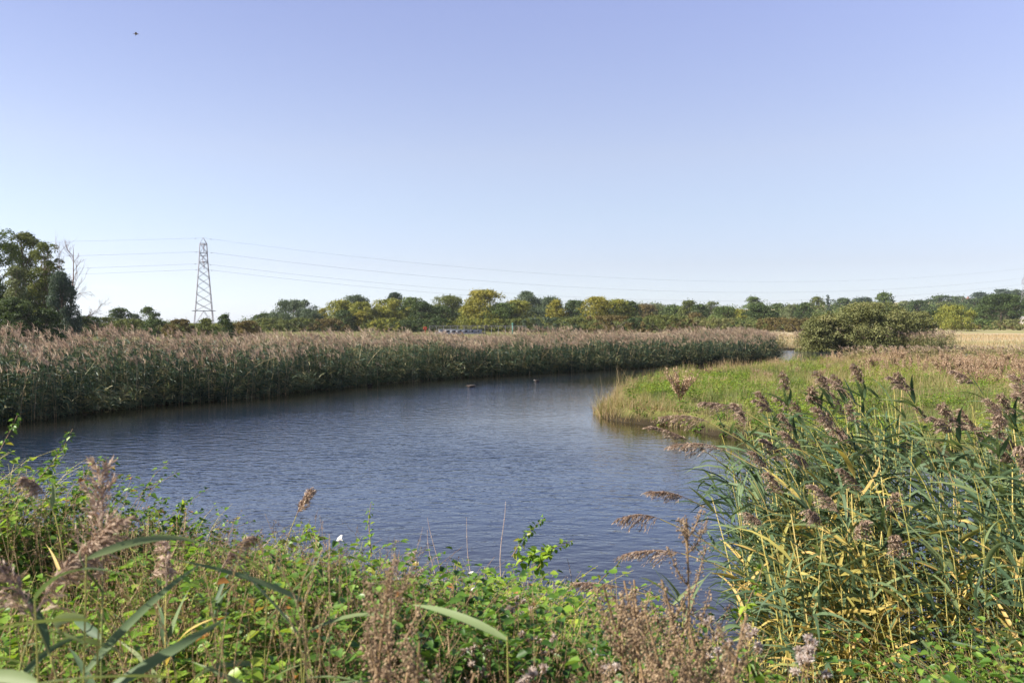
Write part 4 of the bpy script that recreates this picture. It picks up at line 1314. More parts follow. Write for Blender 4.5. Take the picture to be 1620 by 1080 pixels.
for j in range(15):
    b = MB(); b.bar((ln * j / 14, 0, .6), (ln * j / 14, 0, 2.43), .032); b.obj('post', M['steel'], root)
p = at(811, 516, D - 1); b = MB(); b.box((p[0], p[1], 1.65), (.26, .26, 2.1)); b.box((p[0], p[1], 2.73), (.44, .44, .12)); b.blob((p[0], p[1], 2.83), (.16, .16, .12)); tag(b.obj('mooring_post', M['teal']), 'pale green post at the right end of the railing', 'post')
p = at(672.5, 520, D - 1); b = MB()
th = np.linspace(0, 2 * PI, 17)
b.tubes(np.stack([p[0] + .24 * np.cos(th), np.full(17, p[1]), p[2] + .1 + .24 * np.sin(th)], 1)[None], np.full((1, 17), .08), .5, 6); b.bar((p[0], p[1] + .1, .6), (p[0], p[1] + .1, p[2] + .1), .05)
tag(b.obj('lifebuoy_stand', M['red']), 'small red lifebuoy on a stand left of the boat', 'lifebuoy')


def house(px, py, D, w_, d_, h_, label, wall='render', tile='tile'):
    p = at(px, py, D); gz = float(ground_z(p[0], p[1]))
    top = p[2]
    root = empty('house', (p[0], p[1], gz - .2)); tag(root, label, 'house', 'houses among the trees at right')
    H = top - gz + .2; rh = min(3.0, H * .4); eh = H - rh
    b = MB(); b.box((0, 0, eh / 2), (w_, d_, eh)); b.add([[-w_ / 2, -d_ / 2, eh], [-w_ / 2, d_ / 2, eh], [-w_ / 2, 0, eh + rh - .1], [w_ / 2, -d_ / 2, eh], [w_ / 2, d_ / 2, eh], [w_ / 2, 0, eh + rh - .1]], t=[[0, 1, 2], [3, 5, 4]])
    wl = b.obj('wall', M[wall], root)
    b = MB()
    for s in (-1, 1):
        a = np.array([[-w_ / 2 - .3, s * (d_ / 2 + .4), eh - .25], [w_ / 2 + .3, s * (d_ / 2 + .4), eh - .25], [w_ / 2 + .3, 0, eh + rh], [-w_ / 2 - .3, 0, eh + rh]])
        n_ = np.array([0, s * rh, d_ / 2]); n_ = n_ / np.linalg.norm(n_) * .18
        v = np.concatenate([a, a + n_])
        b.add(v, [(0, 1, 2, 3), (4, 7, 6, 5), (0, 4, 5, 1), (1, 5, 6, 2), (2, 6, 7, 3), (3, 7, 4, 0)])
    rf = b.obj('roof', M[tile], root)
    b = MB(); b.box((w_ * .3, .4, eh + rh + .3), (.8, .8, 1.6)); b.box((w_ * .3, .4, eh + rh + 1.15), (1.0, 1.0, .14)); b.obj('chimney', M['brick'], rf)
    for j in (-1, 1):
        b = MB(); b.box((j * w_ * .25, -d_ / 2 - .02, eh * .7), (1.3, .06, 1.2)); b.obj('window', M['pane'], wl)


house(1528, 471.5, 610, 6, 6, 5, 'house with red tiled roof on the hill skyline')
house(1543, 492, 430, 5, 5, 4, 'brick house low among the trees left of the big oak', 'brick')
house(1568, 507, 290, 3, 3, 3, 'small pale shed roof in the bushes below the big oak', 'render')
# white hut at the right edge
house(1628, 501, 240, 3.5, 3, 3, 'pale hut cut by the right edge of the view under the hill', 'render', 'slate')

# ------------------------------------------------------------------ near bank: undergrowth
def shoots(stem_mb, leaf_mb, B, H, az, lean, nleaf, L, Wd, r, rnd0=.5, t_from=.12, elev=(-.35, .55), droop=.3, fold=.25, stem_r=.0022, arch=.35, pair=False, stem_rnd=(.1, .6), K=7):
    """Leafy shoots: arching stems with leaves all round them. Arrays of N shoots."""
    N = len(B)
    if N == 0: return
    B = np.asarray(B, float); H = np.broadcast_to(H, (N,)); lean = np.broadcast_to(lean, (N,))
    rnd0 = np.broadcast_to(rnd0, (N,))
    d = np.stack([np.cos(az), np.sin(az)], 1)

    def pos(t):
        h = (t - arch * t ** 2.6) * H[:, None] / (1 - arch + 1e-6)
        q = lean[:, None] * H[:, None] * t ** 1.5
        return B[:, None] + np.stack([d[:, :1] * q, d[:, 1:] * q, h], -1)
    t = np.broadcast_to(np.linspace(0, 1, K), (N, K))
    P = pos(t)
    if stem_mb is not None:
        stem_mb.tubes(P, np.broadcast_to(np.linspace(stem_r, stem_r * .4, K), (N, K)), r.uniform(*stem_rnd, N), 3)
    tl = np.sort(r.uniform(t_from, 1, (N, nleaf)), 1)
    LP = pos(tl)
    k = np.arange(nleaf)
    a = r.uniform(0, 2 * PI, N)[:, None] + (k * 2.4)[None] + r.normal(0, .3, (N, nleaf))
    e = r.uniform(elev[0], elev[1], (N, nleaf))
    A = np.stack([np.cos(a) * np.cos(e), np.sin(a) * np.cos(e), np.sin(e)], -1).reshape(-1, 3)
    n = len(A)
    Nn = np.array([0, 0, 1.]) + rdir(n, r) * .45
    size = (r.uniform(.40, 1.25, (N, nleaf)) * (1.05 - .45 * tl)).reshape(-1)
    leaf_mb.leaves(LP.reshape(-1, 3) + A * L * .25, A, Nn, L * size, Wd * size, np.clip(np.repeat(rnd0, nleaf) + r.normal(0, .20, n), 0, 1), fold, droop)


SIL = np.array([(-300, 690), (-100, 690), (0, 700), (60, 728), (110, 752), (180, 792), (270, 800), (330, 834), (420, 834), (520, 828), (570, 852), (620, 864), (660, 884), (720, 896), (780, 884), (850, 900), (900, 934), (960, 952), (1040, 968), (1110, 975), (1190, 1050), (1300, 1100), (1430, 1100), (1500, 1010), (1620, 965), (2000, 965)], float)


def top_limit(x, y):
    """Greatest height the bank growth reaches, taken from how it screens the water."""
    px = 810 + FPX * x / y
    sy = np.interp(px, SIL[:, 0], SIL[:, 1])
    a, z = ray(810, sy)
    return CAM_Z + z * y


r = np.random.default_rng(11)


def bank_xy(n, x0=-6.5, x1=5.5, y0=2.1, y1=8.6, smin=-.15):
    x = r.uniform(x0, x1, n); y = r.uniform(y0, y1, n)
    s = sdist(x, y)
    ok = (s > smin) & (s < 7) & (np.abs(x) < .72 * y + .4) & ~((x > .30 * y) & (x < .50 * y) & (y > 3.6))
    return x[ok], y[ok], s[ok]


st_dry, lf_n, st_n, lf_b, st_b, lf_w, st_w, lf_h, gr = MB(), MB(), MB(), MB(), MB(), MB(), MB(), MB(), MB()
# carpet of mixed leaves
x, y, s = bank_xy(30000)
pa = fbm(x * .8, y * .8, 61); pb_ = fbm(x * .55 + 9, y * .55, 67); pc = fbm(x * 1.3, y * 1.3, 71)
z = ground_z(x, y, s)
hmax = np.clip((top_limit(x, y) - z) * .84, .10, 2.0)
hump = .50 + .95 * sm(.30, .72, fbm(x * 1.25 + 4, y * 1.25, 77, 2))
H = np.minimum(.45 + .45 * r.uniform(0, 1, len(x)) + .35 * (pa - .5), hmax * r.uniform(.78, 1.0, len(x)))
rim = (s < 1.6)
H = np.where(rim | (s < 3) & (x < -1.5), hmax * r.uniform(.6, 1.0, len(x)), H)
H = np.clip(H * np.minimum(hump, 1.12), .12, 1.35)
B = np.stack([x, y, z - .03], 1)
az = r.uniform(0, 2 * PI, len(x))
kind = np.where(pa > .56, 0, np.where(pb_ > .53, 1, np.where(pc > .50, 2, 3)))
kind = np.where(r.uniform(0, 1, len(x)) < .07, r.integers(0, 4, len(x)), kind)
rndk = np.clip(.45 + (pc - .5) * 1.2, .05, .95)
i = kind == 0; shoots(st_b, lf_b, B[i], H[i], az[i], r.uniform(.1, .7, i.sum()), 13, .072, .054, r, rndk[i])
i = kind == 1; shoots(st_n, lf_n, B[i], H[i], az[i], r.uniform(0, .35, i.sum()), 15, .088, .042, r, rndk[i], elev=(-.5, .3), droop=.35, arch=.15)
i = kind == 2; shoots(st_w, lf_w, B[i], H[i], az[i], r.uniform(.1, .8, i.sum()), 12, .078, .064, r, rndk[i], fold=.12)
i = kind == 3; shoots(st_n, lf_h, B[i], H[i], az[i], r.uniform(.05, .5, i.sum()), 15, .042, .022, r, rndk[i], fold=.15)
tag(lf_b.obj('bramble_leaves', M['bramble']), 'mixed bramble leaves of the near bank undergrowth', 'undergrowth', kind='stuff')
tag(lf_n.obj('nettle_leaves', M['nettle']), 'dark green nettle leaves of the near bank undergrowth', 'undergrowth', kind='stuff')
tag(lf_w.obj('bindweed_leaves', M['bindweed']), 'bright bindweed leaves sprawling over the near bank', 'undergrowth', kind='stuff')
tag(lf_h.obj('herb_leaves', M['herb']), 'small light green herb leaves on the near bank', 'undergrowth', kind='stuff')
tag(st_b.obj('bramble_stems', M['dry_stem']), 'brown stems of the brambles on the near bank', 'undergrowth', kind='stuff')
tag(st_n.obj('herb_stems', M['reed_stem']), 'thin stems of herbs and nettles on the near bank', 'undergrowth', kind='stuff')
tag(st_w.obj('bindweed_stems', M['reed_stem']), 'thin stems of bindweed on the near bank', 'undergrowth', kind='stuff')

# brown dead fine stems with seed remains, thick on the left and centre foreground
x, y, s = bank_xy(7500, y0=2.0, y1=7.6, smin=.1)
px = 810 + FPX * x / y
den = fbm(x * .7 + 3, y * .7, 81) + .25 * sm(650, 350, np.abs(px - 330)) + .12 * sm(3.6, 2.4, y) - .35 * sm(620, 760, px) * sm(1000, 900, px) * 0
den = den + .22 * sm(120, 200, px) * sm(640, 520, px) * sm(4.6, 3.4, y)
ok = (den > .605) & (px < 1250)
x, y, s = x[ok], y[ok], s[ok]; N = len(x)
z = ground_z(x, y, s); hmax = np.clip(top_limit(x, y) - z, .15, 1.7)
H = np.minimum(r.uniform(.5, 1.0, N), hmax * r.uniform(.75, 1.12, N))
dry, seed = MB(), MB()
B = np.stack([x, y, z - .02], 1)
t = np.linspace(0, 1, 5)
d = r.normal(0, .16, (N, 2))
P = B[:, None] + np.stack([d[:, :1] * H[:, None] * t ** 1.4, d[:, 1:] * H[:, None] * t ** 1.4, H[:, None] * t], -1)
dry.tubes(P, np.broadcast_to(np.linspace(.0022, .0009, 5), (N, 5)), r.uniform(0, 1, N), 3)
nb = 9
tb = r.uniform(.45, 1, (N, nb)); q = H[:, None] * tb
Bb = (B[:, None] + np.stack([d[:, :1] * H[:, None] * tb ** 1.4, d[:, 1:] * H[:, None] * tb ** 1.4, q], -1)).reshape(-1, 3)
n = len(Bb); dd = rdir(n, r) * .8 + np.array([0, 0, .9]); dd /= np.linalg.norm(dd, axis=1, keepdims=True)
l = r.uniform(.03, .13, n)[:, None]
Pb = np.stack([Bb, Bb + dd * l * .6, Bb + dd * l + np.array([0, 0, .15]) * l], 1)
wv = np.cross(dd, rdir(n, r)); wv /= np.linalg.norm(wv, axis=1, keepdims=True)
dry.ribbons(Pb, wv[:, None] * np.array([.0010, .0008, .0005])[None, :, None], r.uniform(0, 1, n))
ns = 5
f = r.uniform(.2, 1, (n, ns, 1))
C = (Bb[:, None] + dd[:, None] * l[:, None] * f).reshape(-1, 3) + r.normal(0, .005, (n * ns, 3))
A = rdir(n * ns, r); S = np.cross(A, rdir(n * ns, r)); S /= np.linalg.norm(S, axis=1, keepdims=True) + 1e-9
sz = r.uniform(.003, .0065, n * ns)[:, None]
seed.cards(C, A * sz, S * sz * .5, np.repeat(np.repeat(r.uniform(0, 1, N), nb), ns) * .7 + r.uniform(0, .3, n * ns))
tag(dry.obj('dead_stems', M['dry_stem']), 'fine dead brown stems standing among the bank growth', 'undergrowth', kind='stuff')
tag(seed.obj('seed_remains', M['dry_seed']), 'brown seed remains on the dead stems of the near bank', 'undergrowth', kind='stuff')

# grass blades through the bank growth
x, y, s = bank_xy(6500, y0=2.0)
N = len(x); z = ground_z(x, y, s); hmax = np.clip(top_limit(x, y) - z, .15, 1.6)
H = np.minimum(r.uniform(.25, .7, N), hmax)
a = r.uniform(0, 2 * PI, N); b = r.uniform(.15, .8, N); t = np.linspace(0, 1, 6)
P = np.stack([x, y, z], 1)[:, None] + np.stack([np.cos(a)[:, None] * b[:, None] * H[:, None] * t ** 2, np.sin(a)[:, None] * b[:, None] * H[:, None] * t ** 2, H[:, None] * (t - .25 * b[:, None] * t ** 3)], -1)
W = np.stack([-np.sin(a), np.cos(a), 0 * a], 1)[:, None] * (r.uniform(.0020, .0055, N)[:, None] * np.array([.7, 1, 1, .8, .5, .08])[None])[..., None]
gb2 = MB(); gb2.ribbons(P, W, r.uniform(0, 1, N))
tag(gb2.obj('bank_grass', M['grass']), 'grass blades through the near bank undergrowth', 'grass', kind='stuff')


# ---- bushes and clumps one can tell apart on the near bank
def clump(name, label, cat, px, py, D, rx, ry, n, leafmat, L, Wd, nleaf=16, lean=(.1, .7), arch=.35, rnd=.5, hvar=(.6, .93), elev=(-.35, .55), stemmat='dry_stem', group=None, droop=.3, fold=.25):
    tip = at(px, py, D); gz = float(ground_z(tip[0], tip[1]))
    root = empty(name, (tip[0], tip[1], max(gz, -.1))); tag(root, label, cat, group)
    q = np.sqrt(r.uniform(0, 1, n)); a = r.uniform(0, 2 * PI, n)
    x = tip[0] + q * np.cos(a) * rx; y = tip[1] + q * np.sin(a) * ry
    z = np.maximum(ground_z(x, y), -.05)
    Ht = (tip[2] - z) * np.sqrt(np.clip(1 - (q * .86) ** 3, .1, 1)) * r.uniform(*hvar, n)
    Ht = np.clip(Ht, .2, None)
    B = np.stack([x, y, z], 1) - np.array([tip[0], tip[1], max(gz, -.1)])
    s_, l_ = MB(), MB()
    shoots(s_, l_, B, Ht, a + r.normal(0, .6, n), r.uniform(*lean, n) * .6, nleaf, L, Wd, r, rnd + r.normal(0, .12, n), arch=arch, elev=elev, stem_r=.003, droop=droop, fold=fold)
    s_.obj('stems', M[stemmat], root); l_.obj('leaves', M[leafmat], root)
    return root


BR = 'bramble bushes on the near bank'
clump('bramble_bush', 'tallest bramble bush on the near bank at the left edge', 'bush', 30, 705, 5.6, .95, .9, 260, 'bramble', .068, .050, 24, group=BR)
clump('bramble_bush', 'bramble bush with red brown canes right of the tallest one at left', 'bush', 150, 792, 6.1, .75, .7, 160, 'bramble', .065, .048, 20, rnd=.6, group=BR)
clump('leafy_bush', 'dark glossy leafy bush by the water left of centre', 'bush', 240, 793, 6.6, .60, .6, 170, 'nettle', .085, .065, 18, rnd=.5, fold=.12)
clump('bramble_bush', 'low bramble bush below the dark glossy bush at left', 'bush', 300, 838, 5.6, .8, .7, 170, 'bramble', .062, .046, 20, group=BR)
clump('nettle_clump', 'dark green nettle clump at the water edge in the centre', 'nettles', 690, 885, 5.9, .55, .55, 190, 'nettle', .080, .036, 20, lean=(0, .3), arch=.12, elev=(-.55, .2), stemmat='reed_stem')
clump('nettle_clump', 'nettle clump with a few yellow leaves in the centre foreground', 'nettles', 760, 960, 4.4, .5, .4, 130, 'nettle', .078, .035, 20, lean=(0, .3), arch=.12, elev=(-.55, .2), rnd=.62, stemmat='reed_stem')
clump('bindweed_mound', 'bright mound of bindweed leaves right of centre by the water', 'bindweed', 930, 928, 5.7, .70, .6, 230, 'bindweed', .075, .062, 18, fold=.10, rnd=.42, stemmat='reed_stem')
clump('bindweed_mound', 'yellow green bindweed mound near the mugwort and the reeds', 'bindweed', 1040, 968, 4.9, .5, .45, 140, 'bindweed', .070, .055, 16, fold=.10, rnd=.62, stemmat='reed_stem')
clump('bramble_bush', 'leafy bramble and vine tangle reaching over the water in the centre', 'bush', 835, 878, 6.3, .45, .4, 130, 'bindweed', .066, .052, 18, rnd=.45, group=BR)
clump('herb_clump', 'bright feathery herb clump in the bottom right corner', 'herb', 1590, 985, 4.3, .65, .5, 260, 'herb', .075, .026, 22, lean=(.1, .5), stemmat='reed_stem', rnd=.35)
clump('herb_clump', 'low light green herbs under the reed stand at right', 'herb', 1400, 1045, 4.2, .55, .4, 150, 'herb', .060, .026, 18, stemmat='reed_stem', rnd=.35)


# ---- arching bramble and vine shoots against the water
def arch_shoot(pts, D, label, leafmat='bramble', L=.050, Wd=.034, n=34, group='long shoots arching over the water', name='bramble_shoot', nleaf_side=1.0):
    P = np.array([at(px, py, D + k * .08) for k, (px, py) in enumerate(pts)])
    t = np.linspace(0, 1, 16); tt = np.linspace(0, 1, len(P))
    C = np.stack([np.interp(t, tt, P[:, j]) for j in range(3)], 1)
    C[1:-1] = (C[:-2] + C[1:-1] * 2 + C[2:]) / 4
    o = C[0].copy(); root = empty(name, o); tag(root, label, 'bramble shoot' if 'bramble' in name else 'vine', group)
    C = C - o
    s_ = MB(); s_.tubes(C[None], np.linspace(.004, .0015, 16)[None], .35, 5); s_.obj('stem', M['dry_stem'], root, True)
    l_ = MB(); tl = r.uniform(.05, 1, n) ; B = curve_at(C, tl)
    A = rdir(n, r) + np.array([0, 0, -.1]); sz = r.uniform(.6, 1.15, n) * (1.15 - .6 * tl)
    l_.leaves(B + A * .012, A, np.array([0, 0, 1.]) + rdir(n, r) * .6, L * sz, Wd * sz, r.uniform(.25, .95, n), .2, .3)
    l_.obj('leaves', M[leafmat], root)


arch_shoot([(-25, 760), (0, 712), (18, 678), (28, 655)], 5.2, 'bramble shoot rising at the left edge above the bank growth', n=46)
arch_shoot([(60, 760), (80, 735), (100, 708), (115, 678)], 5.4, 'bramble shoot with curled tip beside the leftmost one', n=60)
arch_shoot([(110, 790), (130, 778), (155, 786), (180, 790)], 6.0, 'red brown bramble cane lying over the water at left', n=34)
arch_shoot([(810, 880), (825, 855), (843, 836), (862, 818)], 6.1, 'leafy shoot rising over the water right of the bare stalks', n=60)
arch_shoot([(820, 890), (850, 872), (878, 866), (908, 853)], 6.0, 'drooping vine shoot reaching right over the water', 'bindweed', .062, .046, 60)
arch_shoot([(850, 900), (862, 880), (872, 872)], 5.9, 'short vine shoot with hanging leaves below the drooping one', 'bindweed', .070, .055, 36)
arch_shoot([(930, 940), (955, 912), (975, 895), (987, 876)], 5.6, 'thin shoot with small leaves beside the fan of thin green blades', n=36, L=.034, Wd=.022)
arch_shoot([(275, 840), (285, 810), (290, 788)], 5.9, 'leafy shoot standing above the bank left of centre', 'bindweed', .060, .048, 40)
arch_shoot([(505, 860), (492, 845), (488, 832)], 5.4, 'bright vine tip above the dead stems', 'bindweed', .062, .050, 30)
arch_shoot([(588, 880), (585, 850), (583, 822), (587, 795)], 5.3, 'pale twining vine climbing a dead stem in the centre', 'bindweed', .040, .030, 30)
arch_shoot([(1165, 985), (1178, 965), (1188, 940), (1200, 918), (1206, 895)], 4.5, 'bright green bindweed climbing the front reeds of the stand', 'bindweed', .055, .046, 30, None, 'bindweed_vine')

# ---- bare dead stalks
for k, (px0, py0, px1, py1, lab) in enumerate([
    (705, 905, 679, 818, 'leftmost long pale dead stalk leaning left against the water'), (690, 880, 677, 838, 'short dead stalk beside the leftmost long one'),
    (753, 905, 736, 818, 'thick pale dead stalk in the middle, leaning left'), (793, 870, 797, 793, 'tallest straight dead stalk against the water'),
    (912, 925, 896, 883, 'dead stalk with a bent top right of the vine shoots'), (845, 940, 900, 912, 'pale dead stalk lying almost flat over the leaves')]):
    D = 6.1
    a = at(px0, py0, D); b_ = at(px1, py1, D + .1)
    a[2] -= .25
    t = np.linspace(0, 1, 8)[:, None]
    P = a + (b_ - a) * t + np.sin(t * 5 + k) * np.array([[.014, 0, 0]])
    mb = MB(); mb.tubes(P[None], np.linspace(.0048, .0016, 8)[None], .5, 6)
    for tt in (.3, .55, .78):
        q = curve_at(P, np.array([tt]))[0]; mb.blob(q, (.0058, .0058, .005), seg=6, rings=4)
    tag(mb.obj('dead_stalk', M['stalk'], smooth=True), lab, 'dead stalk', 'bare dead stalks at the water edge')


# ---- dried mugwort: upright stems set with side spikes of brown seed heads
def make_mugwort(seed_, H, nside, bend):
    rr = np.random.default_rng(seed_)
    root = empty('dried_mugwort', (0, 0, 0))
    C = stem_curve(H, bend, .1, 12, rr.uniform(0, 2 * PI))
    s_, h_ = MB(), MB()
    s_.tubes(C[None], np.linspace(.0042, .0016, 12)[None], .5, 5)
    tb = np.sort(rr.uniform(.30, .97, nside)); Bp = curve_at(C, tb)
    a = np.arange(nside) * 2.4 + rr.normal(0, .3, nside)
    L = H * (.30 * (1.02 - tb) + .05) * rr.uniform(.7, 1.2, nside)
    s = np.linspace(0, 1, 6)
    P = Bp[:, None] + np.stack([np.cos(a)[:, None] * L[:, None] * .50 * s ** .8, np.sin(a)[:, None] * L[:, None] * .50 * s ** .8, L[:, None] * .85 * s ** 1.2], -1)
    s_.tubes(P, np.broadcast_to(np.linspace(.0018, .0008, 6), (nside, 6)), .6, 4)
    allC = []
    for k in range(nside):
        n = int(30 + L[k] * 600)
        t = rr.uniform(.12, 1, n); allC.append(curve_at(P[k], t) + rr.normal(0, .0045, (n, 3)))
    t = rr.uniform(.62, 1, 90); allC.append(curve_at(C, t) + rr.normal(0, .004, (90, 3)))
    Cc = np.concatenate(allC); n = len(Cc)
    # each seed head a small eight-sided bead
    o = np.array([[1, 0, 0], [0, 1, 0], [-1, 0, 0], [0, -1, 0], [0, 0, 1.3], [0, 0, -1.3]]) * 1.0
    sz = rr.uniform(.0010, .0022, n)
    v = Cc[:, None] + o[None] * sz[:, None, None] + rr.normal(0, .0006, (n, 6, 3))
    f = np.array([[0, 1, 4], [1, 2, 4], [2, 3, 4], [3, 0, 4], [1, 0, 5], [2, 1, 5], [3, 2, 5], [0, 3, 5]])
    T = (np.arange(n) * 6)[:, None, None] + f[None]
    h_.add(v.reshape(-1, 3), t=T.reshape(-1, 3), rnd=np.repeat(rr.uniform(0, 1, n), 6))
    s_.obj('stem', M['dry_stem'], root, True); h_.obj('seed_heads', M['mug'], root)
    return root


M['mug'] = leaf_mat('mugwort_seed', [(0, (.16, .105, .065)), (.5, (.27, .185, .115)), (1, (.40, .30, .19))], .1, .85)
protoM = [make_mugwort(400 + k, h, n, b) for k, (h, n, b) in enumerate([(1.05, 26, .08), (.9, 20, .14), (.75, 16, .10), (1.0, 22, .05)])]
MUG = [(1097, 790, 2.7, 0, 'tallest brown mugwort spike standing against the reed stand'), (1055, 880, 2.3, 1, 'leaning mugwort stem left of the tallest spike'), (1140, 905, 2.45, 2, 'short mugwort right of the tallest spike'),
       (1075, 935, 2.2, 1, 'bushy mugwort at the foot of the tallest spike'), (1110, 950, 2.0, 3, 'nearest mugwort below the tallest spike'), (1030, 930, 2.4, 2, 'thin mugwort left of the bushy one'), (1170, 1000, 2.2, 2, 'low mugwort beside the seeding thistles'),
       (1000, 1000, 2.1, 1, 'mugwort near the pale grass stalks'), (1150, 985, 2.0, 1, 'crooked mugwort beside the nearest one'),
       (562, 868, 1.95, 0, 'blurred tall mugwort left of centre, close to the camera'), (600, 965, 1.8, 1, 'blurred mugwort right of the tall blurred one'), (645, 975, 1.9, 3, 'single upright blurred mugwort spike'), (580, 985, 1.75, 2, 'low blurred mugwort in the bottom centre'),
       (625, 1010, 1.8, 2, 'short blurred mugwort between two taller ones'), (675, 1030, 1.85, 2, 'short mugwort right of the blurred group')]
used = set()
for k, (px, py, D, i, lab) in enumerate(MUG):
    tip = at(px, py, D); gz = float(ground_z(tip[0], tip[1]))
    sc = max(.3, (tip[2] - gz + .25) / [1.05, .9, .75, 1.0][i])
    place(protoM, used, i, (tip[0], tip[1], gz - .27), r.uniform(0, 6.28), min(sc, 1.9), lab, 'dried mugwort plants in the foreground')
    o = [q for q in COL.objects if q.get('label') == lab][-1]; o['category'] = 'mugwort'


# ---- thistles gone to seed
def make_thistle(seed_, H, nh):
    rr = np.random.default_rng(seed_)
    root = empty('seeding_thistle', (0, 0, 0))
    s_, f_, l_ = MB(), MB(), MB()
    C = stem_curve(H, .1, .05, 9, rr.uniform(0, 6.28)); s_.tubes(C[None], np.linspace(.004, .002, 9)[None], .5, 5)
    heads = [C[-1]]
    for k in range(nh - 1):
        b = curve_at(C, np.array([rr.uniform(.70, .97)]))[0]; a = rr.uniform(0, 6.28)
        e = b + np.array([math.cos(a) * rr.uniform(.03, .075), math.sin(a) * rr.uniform(.03, .075), rr.uniform(.0, .07)])
        s_.tubes(np.array([[b, (b + e) / 2 - [0, 0, .01], e]]), np.full((1, 3), .0015), .6, 4); heads.append(e)
    for h in heads:
        n = 90; d = rdir(n, rr); d[:, 2] = d[:, 2] * .8 + .3; d /= np.linalg.norm(d, axis=1, keepdims=True)
        l = rr.uniform(.010, .022, n)[:, None]
        A = d * l * .5; S = np.cross(d, rdir(n, rr)); S /= np.linalg.norm(S, axis=1, keepdims=True) + 1e-9
        f_.cards(h + A, A, S * .0022, np.clip(rr.normal(.55, .25, n), 0, 1))
        s_.blob(h - [0, 0, .006], (.007, .007, .010), .2, 6, 5)
    n = 22; tl = rr.uniform(.1, .85, n); B = curve_at(C, tl); a = rr.uniform(0, 6.28, n)
    A = np.stack([np.cos(a), np.sin(a), rr.uniform(-.3, .5, n)], 1)
    l_.leaves(B, A, np.array([0, 0, 1.]) + rdir(n, rr) * .6, rr.uniform(.05, .09, n), rr.uniform(.014, .022, n), rr.uniform(.2, 1, n), .5, .5)
    s_.obj('stem', M['dry_stem'], root, True); f_.obj('seed_fluff', M['fluff'], root); l_.obj('leaves', M['herb'], root)
    return root


protoT = [make_thistle(500, .9, 7), make_thistle(501, .8, 5), make_thistle(502, .7, 9)]
THI = [(1165, 975, 3.1, 0, 'seeding thistle with fluffy heads left of the climbing bindweed'), (1190, 985, 3.0, 2, 'seeding thistle with many heads under the climbing bindweed'), (1150, 1015, 2.9, 1, 'low brown seeding thistle left of the fluffy pair'),
       (1255, 1035, 2.5, 2, 'big pale seeding thistle at the bottom, right of the mugwort'), (1245, 1010, 2.6, 1, 'darker seeding thistle behind the big pale one'),
       (823, 962, 3.8, 1, 'seeding thistle with one white tuft by the bindweed mound'), (800, 975, 3.6, 0, 'seeding thistle left of the white tufted one'), (838, 1000, 3.3, 2, 'low seeding thistle above the upright pair of blades'),
       (790, 945, 4.2, 1, 'grey seeding thistle behind the others in the centre'), (665, 945, 4.0, 1, 'single headed seeding thistle before the dark nettles'), (652, 884, 5.2, 0, 'white tufted thistle on the skyline of the bank'),
       (870, 1050, 2.7, 2, 'brown seeding thistle at the bottom edge'), (905, 1060, 2.6, 0, 'pale seeding thistle at the bottom right of the upright blades'), (780, 1020, 3.1, 2, 'seeding thistle in the middle of the bottom edge')]
used = set()
for k, (px, py, D, i, lab) in enumerate(THI):
    tip = at(px, py, D); gz = float(ground_z(tip[0], tip[1])); H = [.9, .8, .7][i]
    o = place(protoT, used, i, (tip[0], tip[1], tip[2] - H * 1.0), r.uniform(0, 6.28), 1.0, lab, 'thistles gone to seed on the near bank'); o['category'] = 'thistle'


# ---- pale dry grass stalks
def make_straw(seed_):
    rr = np.random.default_rng(seed_)
    C = stem_curve(.8, .12, .2, 9, rr.uniform(0, 6.28))
    root = empty('dry_grass_stalk', (0, 0, 0))
    s_ = MB(); s_.tubes(C[None], np.linspace(.0019, .0010, 9)[None], .8, 4); s_.obj('stem', M['dry_grass'], root)
    e_ = MB(); n = 70; t = rr.uniform(.68, 1, n); B = curve_at(C, t); A = np.array([0, 0, 1.]) + rdir(n, rr) * .35
    S = np.cross(A, rdir(n, rr)); S /= np.linalg.norm(S, axis=1, keepdims=True)
    e_.cards(B + A * .004, A * .006, S * .0016, rr.uniform(.4, 1, n)); e_.obj('seed_head', M['dry_grass'], root)
    return root


protoS = [make_straw(520 + k) for k in range(3)]
used = set()
for k, (px, py, D) in enumerate([(957, 917, 3.9), (960, 932, 3.8), (940, 960, 3.6), (930, 980, 3.4), (981, 915, 3.9), (953, 970, 3.5), (888, 970, 3.7), (910, 985, 3.6), (985, 1000, 3.2), (970, 1020, 3.0), (1000, 1030, 2.9), (940, 1000, 3.2), (440, 860, 2.6), (300, 930, 2.3)] + [(float(r.uniform(180, 640)), float(r.uniform(850, 1010)), float(r.uniform(2.1, 3.6))) for _ in range(34)] + [(float(r.uniform(860, 1180)), float(r.uniform(940, 1040)), float(r.uniform(2.6, 3.8))) for _ in range(14)]):
    tip = at(px, py, D)
    o = place(protoS, used, k % 3, (tip[0], tip[1], tip[2] - .8), r.uniform(0, 6.28), 1.0, 'thin pale dry grass stalk standing up from the near bank growth', 'pale dry grass stalks'); o['category'] = 'grass stalk'

